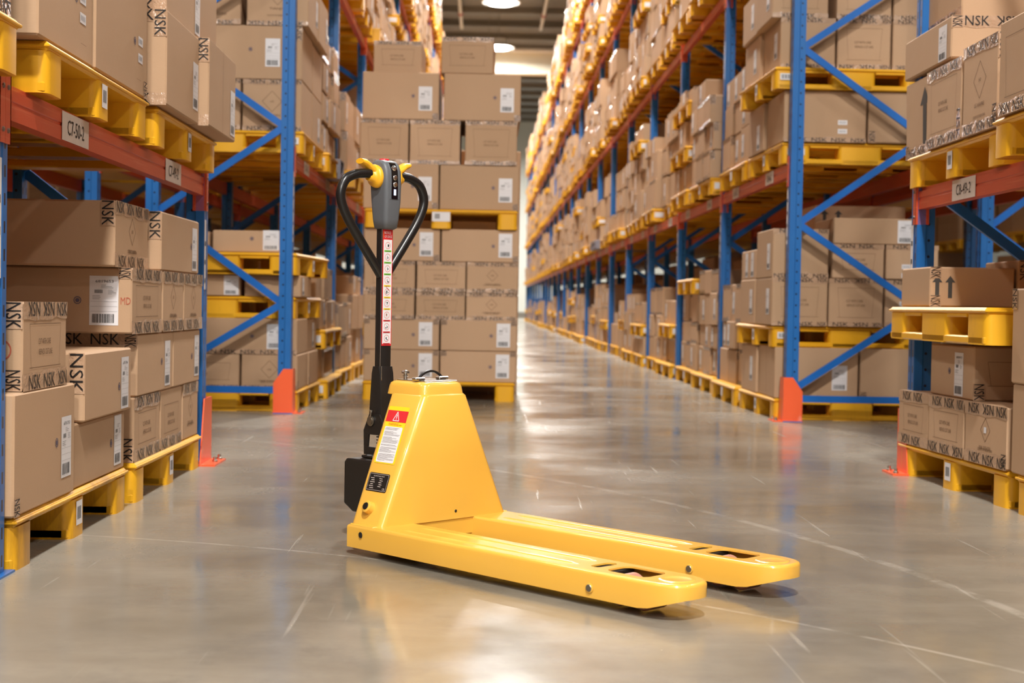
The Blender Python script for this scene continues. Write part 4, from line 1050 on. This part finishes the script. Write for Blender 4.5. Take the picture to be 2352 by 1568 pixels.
# ------------------------------------------------------------------ the yellow electric pallet truck
TO = Vector((-0.399, 4.235, 0)); TA = math.atan2(-0.84, 0.806)
TR = thing('electric_pallet_truck', 'yellow electric pallet truck with a black tiller standing on the polished floor', 'pallet truck', TO, TA)
def rr2(u0, u1, v0, v1, r, n=5):
    P = []
    for cu, cv, a0 in ((u1 - r, v0 + r, -90), (u1 - r, v1 - r, 0), (u0 + r, v1 - r, 90), (u0 + r, v0 + r, 180)):
        for q in range(n + 1):
            a = math.radians(a0 + 90 * q / n); P.append((cu + r * math.cos(a), cv + r * math.sin(a)))
    return P
FW, FL = 0.165, 1.255
def fork(v0, far):
    vm = v0 + FW / 2
    def outline(ins):
        P = [(0.0 + ins, v0 + ins), (0.3, v0 + ins), (0.7, v0 + ins), (1.0, v0 + ins)]
        n = 18
        for q in range(n + 1):
            a = -math.pi / 2 + math.pi * q / n
            c, s_ = math.cos(a), math.sin(a)
            P.append((FL - 0.125 + (0.125 - ins) * abs(c) ** 0.75, vm + (FW / 2 - ins) * (abs(s_) ** 0.75) * (1 if s_ > 0 else -1)))
        P += [(1.0, v0 + FW - ins), (0.7, v0 + FW - ins), (0.3, v0 + FW - ins), (0.0 + ins, v0 + FW - ins)]
        return P
    def low(u): return 0.022 if u < 1.15 else 0.022 + 0.030 * min(1, (u - 1.15) / 0.1)
    a = MB(); Y = M['yellow']
    rings = [[(u, v, low(u)) for u, v in outline(0)], [(u, v, 0.081) for u, v in outline(0)], [(u, v, 0.0855) for u, v in outline(0.0012)], [(u, v, 0.0888) for u, v in outline(0.0042)], [(u, v, 0.090) for u, v in outline(0.009)]]
    a.loft(rings, Y, caps=False)
    top = [(u, v, 0.090) for u, v in outline(0.009)]
    va, vb = vm - 0.045, vm + 0.047
    slot = rr2(0.928, 0.962, va + 0.012, vb, 0.014, 3); hole = rr2(0.992, 1.125, va, vb, 0.022, 4)
    a.poly([top, [(u, v, 0.090) for u, v in slot[::-1]], [(u, v, 0.090) for u, v in hole[::-1]]], Y)
    for h in (slot, hole):
        n = len(h); vs = [(u, v, 0.090) for u, v in h] + [(u, v, 0.0855) for u, v in h]
        a.add(vs, [(i, (i + 1) % n, n + (i + 1) % n, n + i) for i in range(n)], Y)
    a.quad([(u, v, 0.040) for u, v in rr2(0.02, 0.985, v0 + 0.006, v0 + FW - 0.006, 0.01, 1)], M['black'])  # black sheet inside the hollow fork, standing in for the shade there
    o = a.build('fork', TR, smooth=40)
    for dv in (-0.034, 0.034):            # two shallow ribs pressed into the top
        b = MB(); b.loft([[(u, vm + dv + w * 0.006, 0.0897 + h) for u, w, h in ((0.20, 0, 0.0), (0.23, -1, 0.0002), (0.87, -1, 0.0002), (0.90, 0, 0.0), (0.87, 1, 0.0002), (0.23, 1, 0.0002))], [(u, vm + dv + w * 0.002, 0.0897 + h) for u, w, h in ((0.215, 0, 0.002), (0.23, -1, 0.0032), (0.87, -1, 0.0032), (0.885, 0, 0.002), (0.87, 1, 0.0032), (0.23, 1, 0.0032))]], Y)
        b.build('rib', o, smooth=40)
    b = MB(); P = [(1.188 + 0.045 * math.cos(t), vm + 0.047 * math.sin(t)) for t in [math.pi * 2 * q / 24 for q in range(24)]]      # pressed dimple at the tip
    b.loft([[(u, v, 0.0902) for u, v in P], [(1.188 + (u - 1.188) * 0.9, vm + (v - vm) * 0.9, 0.0925) for u, v in P], [(1.188 + (u - 1.188) * 0.74, vm + (v - vm) * 0.74, 0.0905) for u, v in P]], Y); b.build('tip_boss', o, smooth=60)
    for u in (1.030, 1.108):
        r = MB(); Tm = Matrix.Translation((u, vm, 0.042)) @ Matrix.Rotation(math.pi / 2, 4, 'X')
        r.lathe([(0.0, -0.036), (0.034, -0.036), (0.0385, -0.031), (0.0385, 0.031), (0.034, 0.036), (0.0, 0.036)], M['pu'], 28, Tm); r.build('load_roller', TR, smooth=40)
    b = MB(); b.tube([(1.063, vm - 0.05, 0.05), (1.063, vm + 0.05, 0.05)], 0.008, M['black'], 10); b.build('roller_axle', TR, smooth=40)
    b = MB(); b.rbox((0.915, vm - 0.07, 0.035), (0.995, vm + 0.07, 0.0835), 0.003, M['black']); b.build('bracket_slot_shade', TR)  # black bracket raised under the slot to stand in for shade inside
    b = MB(); Tm = Matrix.Translation((0.976, v0 - 0.0012, 0.047)) @ Matrix.Rotation(math.pi / 2, 4, 'X')
    b.lathe([(0.0, 0.0), (0.013, 0.0), (0.013, 0.001), (0.0105, 0.0022)], Y, 20, Tm); b.lathe([(0.0, 0.0021), (0.0095, 0.0021), (0.0085, 0.0035), (0.0, 0.0035)], M['zinc'], 20, Tm)
    b.build('axle_pin', o, smooth=40)
fork(0.0, False); fork(0.405, True)

V0, V1 = 0.0, 0.57
a = MB(); a.rbox((0.002, V0 + 0.002, 0.032), (0.118, V1 - 0.002, 0.092), 0.006, M['yellow']); cb = a.build('chassis', TR)
a = MB(); Tm = Matrix.Translation((0.066, -0.0022, 0.064)) @ Matrix.Rotation(math.pi / 2, 4, 'X'); a.lathe([(0.0, 0), (0.009, 0), (0.0075, 0.0012), (0.0, 0.0012)], M['black'], 16, Tm); a.build('hole', cb)
# hood: upright towards the forks, leaning in on both flanks
def hood_ring(t, ins=0.0, r=0.022):
    L = lambda p, q: p + (q - p) * t
    return [(u, v, L(0.088, 0.475)) for u, v in rr2(L(-0.022, -0.056) + ins, L(0.122, 0.108) - ins, L(0.028, 0.205) + ins, L(0.553, 0.385) - ins, r)]
a = MB(); a.loft([hood_ring(t) for t in (0, 0.5, 0.985)] + [hood_ring(1.0, 0.004)], M['yellow']); hood = a.build('hood', TR, smooth=50)
def cap_ring(z, ins, r=0.026): return [(u, v, z) for u, v in rr2(-0.084 + ins, 0.104 - ins, 0.206 + ins, 0.384 - ins, r)]
a = MB(); a.loft([cap_ring(0.468, 0.003), cap_ring(0.470, 0.0), cap_ring(0.496, 0.004), cap_ring(0.505, 0.007), cap_ring(0.510, 0.013), cap_ring(0.512, 0.020)], M['yellow']); cap = a.build('battery_cover', TR, smooth=60)
a = MB(); a.rbox((-0.055, 0.232, 0.512), (0.078, 0.366, 0.5155), 0.001, M['steel']); pl_ = a.build('cover_plate', TR)
a = MB()
P0_, P1_ = Vector((0.045, 0.235, 0.517)), Vector((0.02, 0.355, 0.517))
path = []; n = 12
for q in range(n + 1):
    t_ = q / n; p = P0_.lerp(P1_, t_); path.append((p.x, p.y, 0.521 + 0.022 * math.sin(math.pi * t_) ** 0.8))
a.tube(path, 0.0042, M['rubber'], 10); st = a.build('strap_handle', TR, smooth=50)
for p in (P0_, P1_):
    a = MB(); a.rbox((p.x - 0.011, p.y - 0.02, 0.5155), (p.x + 0.011, p.y + 0.02, 0.5255), 0.003, M['steel']); a.build('clamp', st)
a = MB(); a.lathe([(0.0, 0), (0.006, 0), (0.006, 0.007), (0.010, 0.009), (0.006, 0.012), (0.006, 0.016), (0.0125, 0.018), (0.0125, 0.024), (0.009, 0.027), (0.0, 0.028)], M['steel'], 20, Matrix.Translation((-0.04, 0.255, 0.5155))); a.build('cover_knob', TR, smooth=40)
# stickers and boss on the near flank
A0, B0, A1 = Vector((0.002, 0.028, 0.088)), Vector((0.122, 0.028, 0.088)), Vector((-0.030, 0.205, 0.475))
nrm = (B0 - A0).cross(A1 - A0).normalized(); upv = (A1 - A0).normalized()
def flank(u, z):
    t_ = (z - 0.088) / 0.387; p = A0 + (A1 - A0) * t_; return Vector((u, p.y, z))
def flank_T(u, z, lean=0.0):
    right = Vector((1, 0, 0)); upw = Vector((lean, 0.177 / 0.387, 1)).normalized()
    return face_T(flank(u, z), right, upw)
def sheared(F, k):
    Sh = Matrix.Identity(4); Sh[0][1] = k; return F @ Sh
F = sheared(flank_T(0.027, 0.35), -0.105)
a = MB(); hw, h2 = 0.0475, 0.0925
def rrect(mb, F, x0, y0, x1, y1, r, m, off): mb.quad([(x, y, off) for x, y in rr2(x0, x1, y0, y1, r, 4)], m, F)
rrect(a, F, -hw, -h2, hw, h2, 0.003, M['sticker_yellow'], 0.0010)
rect(a, F, -hw, 0.042, hw, 0.079, M['sticker_red'], 0.0016)
for k_ in range(3):
    P = [(-0.014, 0.046), (0.014, 0.046), (0.0, 0.075)]
    line(a, F, P[k_], P[(k_ + 1) % 3], 0.0026, M['paper'], 0.0022)
rect(a, F, -0.0016, 0.055, 0.0016, 0.066, M['paper'], 0.0022); disc(a, F, 0, 0.0515, 0.0019, M['paper'], 0.0022)
put_text(a, 'WARNING', F, -0.006, 0.0345, 0.0085, M['orange_text'], 0.002, 0.046, bold=1)
rect(a, F, 0.020, 0.0322, 0.032, 0.0336, M['orange_text'], 0.002)
rrect(a, F, -0.041, -0.089, 0.041, 0.026, 0.004, M['paper'], 0.0016)
rq = random.Random(5)
for k_ in range(36):
    yy = 0.0215 - k_ * 0.0030
    if k_ in (3, 9, 17, 20, 27): continue
    rect(a, F, -0.037 if k_ % 7 else -0.034, yy, 0.037 - (rq.random() ** 3) * 0.04, yy + 0.0009, M['grey'], 0.0022)
a.build('warning_sticker', hood)
F = sheared(flank_T(0.040, 0.211), -0.105); a = MB()
rrect(a, F, -0.0475, -0.029, 0.0475, 0.029, 0.006, M['black'], 0.0014)
for x0, y0, x1, y1 in ((-0.044, -0.0258, 0.044, -0.0250), (-0.044, 0.0250, 0.044, 0.0258), (-0.044, -0.0255, -0.0432, 0.0255), (0.0432, -0.0255, 0.044, 0.0255)): rect(a, F, x0, y0, x1, y1, M['plate'], 0.0020)
put_text(a, 'ELECTRIC PALLET TRUCK', F, 0.0, 0.019, 0.0036, M['plate'], 0.0020, 0.05)
for k_ in range(6):
    rect(a, F, -0.036 + 0.004 * (k_ % 2), 0.011 - k_ * 0.0062, -0.020 + 0.003 * (k_ % 3), 0.0126 - k_ * 0.0062, M['plate'], 0.0020)
    if k_ < 5: rect(a, F, 0.004 + 0.003 * (k_ % 2), 0.011 - k_ * 0.0062, 0.018 + 0.003 * (k_ % 2), 0.0126 - k_ * 0.0062, M['plate'], 0.0020)
put_text(a, 'CE', F, 0.033, -0.0195, 0.0062, M['plate'], 0.0020)
a.build('rating_plate', hood)
a = MB(); Fb = flank_T(0.046, 0.137)
a.lathe([(0.0, -0.02), (0.024, -0.012), (0.0195, 0.0), (0.0185, 0.018), (0.016, 0.020), (0.0, 0.020)], M['yellow'], 28, Fb); bo = a.build('axle_boss', hood, smooth=40)
a = MB(); a.lathe([(0.0, 0.0205), (0.0115, 0.0205), (0.0105, 0.022), (0.0, 0.0215)], M['rubber'], 22, Fb); a.build('boss_plug', bo, smooth=40)
a = MB(); a.lathe([(0.0, 0), (0.005, 0), (0.004, 0.001), (0, 0.001)], M['black'], 12, Matrix.Translation((0.1215, 0.33, 0.112)) @ Matrix.Rotation(math.pi / 2, 4, 'Y')); a.build('hole', hood)

# drive unit behind the hood
a = MB(); a.prism([(-0.255, 0.185, 0.242), (-0.243, 0.185, 0.254), (-0.02, 0.185, 0.258), (-0.02, 0.185, 0.085), (-0.21, 0.185, 0.085), (-0.255, 0.185, 0.108)], (0, 0.24, 0), M['black']); a.build('drive_cover', TR, smooth=30, bevel=0.006)
a = MB(); a.rbox((-0.20, 0.21, 0.258), (-0.14, 0.30, 0.266), 0.003, M['black']); a.build('cable_gland', TR)
a = MB(); Tm = Matrix.Translation((-0.10, 0.30, 0.088)) @ Matrix.Rotation(math.pi / 2, 4, 'X'); a.lathe([(0.0, -0.035), (0.075, -0.035), (0.088, -0.028), (0.088, 0.028), (0.075, 0.035), (0.0, 0.035)], M['rubber'], 32, Tm); a.build('drive_wheel', TR, smooth=40)

# tiller: pivot bracket, stepped column, loop handle, head
CU, CV = -0.197, 0.292
a = MB()
for dv in (-0.036, 0.030):
    out = [(CU - 0.045, 0.262), (CU + 0.06, 0.262), (CU + 0.06, 0.34), (CU + 0.03, 0.395), (CU - 0.020, 0.395), (CU - 0.048, 0.34)]
    win = [(CU - 0.026, 0.288), (CU + 0.028, 0.288), (CU + 0.028, 0.328), (CU - 0.022, 0.328)]
    for v_ in (CV + dv, CV + dv + 0.006): a.poly([[(u, v_, z) for u, z in out], [(u, v_, z) for u, z in win[::-1]]], M['black'])
    for lp in (out, win):
        n = len(lp); a.add([(u, v_, z) for v_ in (CV + dv, CV + dv + 0.006) for u, z in lp], [(i, (i + 1) % n, n + (i + 1) % n, n + i) for i in range(n)], M['black'])
pv = a.build('pivot_bracket', TR)
a = MB(); Tm = Matrix.Translation((CU - 0.01, CV - 0.037, 0.372)) @ Matrix.Rotation(math.pi / 2, 4, 'X'); a.lathe([(0.0, 0), (0.017, 0), (0.017, 0.003), (0.0125, 0.004), (0.0125, 0.006), (0.0, 0.007)], M['zinc'], 22, Tm); a.build('pivot_pin', pv, smooth=40)
a = MB(); a.tube([(CU - 0.006, CV - 0.042, 0.385), (CU - 0.002, CV - 0.043, 0.398), (CU, CV - 0.042, 0.408)], [0.003, 0.003, 0.0075], M['steel'], 10); a.build('grease_nipple', pv, smooth=50)
pts = []
for q in range(61):
    t_ = q / 60; an = t_ * 2 * math.pi * 5; pts.append((CU + 0.008 + 0.011 * math.cos(an), CV - 0.012 + 0.011 * math.sin(an), 0.284 + 0.05 * t_))
a = MB(); a.tube(pts, 0.0026, M['zinc'], 6); a.build('spring', pv, smooth=60)
def col_ring(z, hu, hv, du=0.0, r=0.004): return [(CU + du + u, CV + v, z) for u, v in rr2(-hu, hu, -hv, hv, r, 2)]
a = MB(); a.loft([col_ring(0.36, 0.034, 0.029), col_ring(0.45, 0.028, 0.029), col_ring(0.525, 0.022, 0.029), col_ring(0.548, 0.016, 0.029)], M['black']); a.build('lower_column', TR, smooth=40)
a = MB(); a.loft([col_ring(0.50, 0.015, 0.0225), col_ring(1.02, 0.015, 0.0225)], M['black']); colm = a.build('upper_column', TR, smooth=40)
a = MB()
for u_, z0, z1 in ((CU + 0.0225, 0.45, 0.548), (CU + 0.0155, 0.548, 0.99)):
    a.rbox((u_ - 0.001, CV - 0.0245, z0), (u_ + 0.0012, CV - 0.0222, z1), 0.0005, M['steel'])
a.build('edge_strip', colm)
# the strip of usage notices on the column
Fs = face_T((CU + 0.0156, CV, 0.80), (0, 1, 0), (0, 0, 1)); a = MB(); hs = 0.0205; top = 0.188; bot = -0.185
rect(a, Fs, -hs, bot, hs, top, M['sticker_red'], 0.0006); rect(a, Fs, -hs + 0.003, bot + 0.006, hs - 0.003, top - 0.032, M['paper'], 0.0011)
put_text(a, 'NOTICE', Fs, -0.001, top - 0.010, 0.0085, M['paper'], 0.0012, 0.028); put_text(a, 'OF USAGE', Fs, 0.002, top - 0.022, 0.0085, M['paper'], 0.0012, 0.030)
rect(a, Fs, -0.0185, top - 0.027, -0.0165, top - 0.006, M['orange_text'], 0.0012)
for k_ in range(9):
    cy = top - 0.0505 - k_ * 0.0373
    ring(a, Fs, 0, cy, 0.0098, 0.0108, M['sticker_red'], 0.0016)
    a_ = 0.0072; line(a, Fs, (-a_, a_), (a_, -a_), 0.0011, M['sticker_red'], 0.0020)
    for q in range(3): disc(a, Fs, rq.uniform(-0.004, 0.004), cy + rq.uniform(-0.005, 0.004), rq.uniform(0.0012, 0.0024), M['ink'] if k_ != 6 else M['red_print'], 0.0016, 8)
    rect(a, Fs, -0.0005, cy - 0.006, 0.0005, cy + 0.005, M['ink'], 0.0016)
    rect(a, Fs, -0.0145, cy - 0.0205, 0.0145, cy - 0.0155, M[('green', 'sticker_yellow', 'sticker_red')[k_ // 3]], 0.0016)
    for yy in (-0.0172, -0.0192): rect(a, Fs, -0.010, cy + yy - 0.0003, 0.010, cy + yy + 0.0003, M['arrow'], 0.0020)
a.build('notice_sticker', colm)
# loop handle: two bent tubes from the column to the head
def smooth_path(P, n=8):
    P = [Vector(p) for p in P]; out = []
    for i in range(len(P) - 1):
        p0, p1, p2, p3 = P[max(i - 1, 0)], P[i], P[i + 1], P[min(i + 2, len(P) - 1)]
        for q in range(n):
            t_ = q / n
            out.append(0.5 * ((2 * p1) + (p2 - p0) * t_ + (2 * p0 - 5 * p1 + 4 * p2 - p3) * t_ ** 2 + (3 * p1 - p0 - 3 * p2 + p3) * t_ ** 3))
    return out + [P[-1]]
for sg in (-1, 1):
    P = [(CU, CV + sg * dv * (1.0 if sg < 0 else 0.93) - 0.002, z) for dv, z in ((0.012, 0.842), (0.05, 0.890), (0.10, 0.952), (0.150, 1.018), (0.176, 1.068), (0.178, 1.104), (0.158, 1.140), (0.120, 1.158), (0.090, 1.163), (0.062, 1.164))]
    a = MB(); a.tube(smooth_path(P), 0.0152, M['rubber'], 14); a.build('handle_tube', TR, smooth=60)
# head
def head_ring(z, hu, hv, du, r, cut=0.0): return [(CU + du + u, CV + v, z) for u, v in rr2(-hu, hu, -hv, hv, r, 5)]
HD = [(0.988, 0.024, 0.020, 0.004, 0.012), (0.994, 0.032, 0.028, 0.004, 0.014), (1.02, 0.036, 0.031, 0.004, 0.014), (1.08, 0.041, 0.034, 0.004, 0.014), (1.14, 0.044, 0.035, 0.002, 0.014), (1.175, 0.043, 0.035, 0.0, 0.014), (1.195, 0.037, 0.034, -0.003, 0.013), (1.207, 0.027, 0.031, -0.006, 0.012), (1.211, 0.015, 0.026, -0.008, 0.010)]
a = MB(); a.loft([head_ring(*h) for h in HD], M['housing']); head = a.build('tiller_head', TR, smooth=60)
def front_u(z):
    for (z0, hu0, _, du0, _), (z1, hu1, _, du1, _) in zip(HD, HD[1:]):
        if z0 <= z <= z1:
            t_ = (z - z0) / (z1 - z0); return CU + (du0 + hu0) * (1 - t_) + (du1 + hu1) * t_
    return CU
a = MB(); zs = [1.085, 1.10, 1.12, 1.14, 1.16, 1.175, 1.185, 1.195, 1.202]
vs = []
for z in zs:
    u = front_u(z) + 0.0018; vs += [(u, CV - 0.013, z), (u, CV + 0.013, z)]
a.add(vs, [(2 * i, 2 * i + 1, 2 * i + 3, 2 * i + 2) for i in range(len(zs) - 1)], M['glossy']); pn = a.build('display_panel', head)
for z in (1.131, 1.153):
    b = MB(); Tm = Matrix.Translation((front_u(z) + 0.002, CV, z)) @ Matrix.Rotation(math.pi / 2, 4, 'Y'); b.lathe([(0.0, 0), (0.009, 0), (0.009, 0.002), (0.0065, 0.0042), (0.0, 0.0035)], M['steel'], 20, Tm); b.build('push_button', pn, smooth=50)
b = MB(); zz = 1.184; Tm = Matrix.Translation((front_u(zz) + 0.002, CV, zz)) @ Matrix.Rotation(math.radians(65), 4, 'Y'); b.lathe([(0.0, 0), (0.010, 0), (0.008, 0.004), (0.0, 0.005)], M['steel'], 20, Tm); b.build('key_switch', pn, smooth=50)
b = MB(); u = front_u(1.10) + 0.0030; b.quad([(u, CV - 0.0045, 1.097), (u, CV + 0.0045, 1.097), (u, CV + 0.0045, 1.116), (u, CV - 0.0045, 1.116)], M['screen']); b.build('display_screen', pn)
for sg in (-1, 1):
    b = MB(); u0 = 1.083; b.tube([(front_u(z) - 0.0005, CV + sg * 0.0165, z) for z in zs], 0.0022, M['housing'], 8); b.build('panel_rim', head, smooth=60)
b = MB(); b.lathe([(0.0, 0), (0.017, 0), (0.017, 0.003), (0.0145, 0.006), (0.0, 0.007)], M['red'], 24, Matrix.Translation((CU - 0.008, CV, 1.2105))); b.build('emergency_button', head, smooth=40)
# butterfly knobs on both flanks of the head
for sg in (-1, 1):
    v_ = CV + sg * 0.034; b = MB()
    prof = []
    for q in range(28):
        an = 2 * math.pi * q / 28; r_ = 0.036 + 0.005 * math.cos(2 * an + 0.6)
        prof.append((0.92 * r_ * math.cos(an), 1.18 * r_ * math.sin(an)))
    cu, cz = CU - 0.004, 1.158
    rings = [[(cu + x * k_, v_ + sg * d, cz + y * k_) for x, y in prof] for d, k_ in ((0.0, 0.98), (0.006, 1.0), (0.012, 0.95), (0.015, 0.8), (0.020, 0.58), (0.030, 0.50), (0.036, 0.44))]
    b.loft(rings, M['rocker']); kn = b.build('butterfly_knob', TR, smooth=60)
    b = MB(); path = [(cu - 0.004, v_ + sg * d, z) for d, z in ((0.012, 1.172), (0.030, 1.184), (0.048, 1.197), (0.066, 1.202))]
    rings = []
    for (u_, vv, z), hu, hz in zip(path, (0.024, 0.024, 0.023, 0.020), (0.019, 0.016, 0.013, 0.009)):
        rings.append([(u_ + hu * math.cos(2 * math.pi * q / 14), vv, z + hz * math.sin(2 * math.pi * q / 14)) for q in range(14)])
    b.loft(rings, M['rocker']); b.build('thumb_tab', kn, smooth=60)
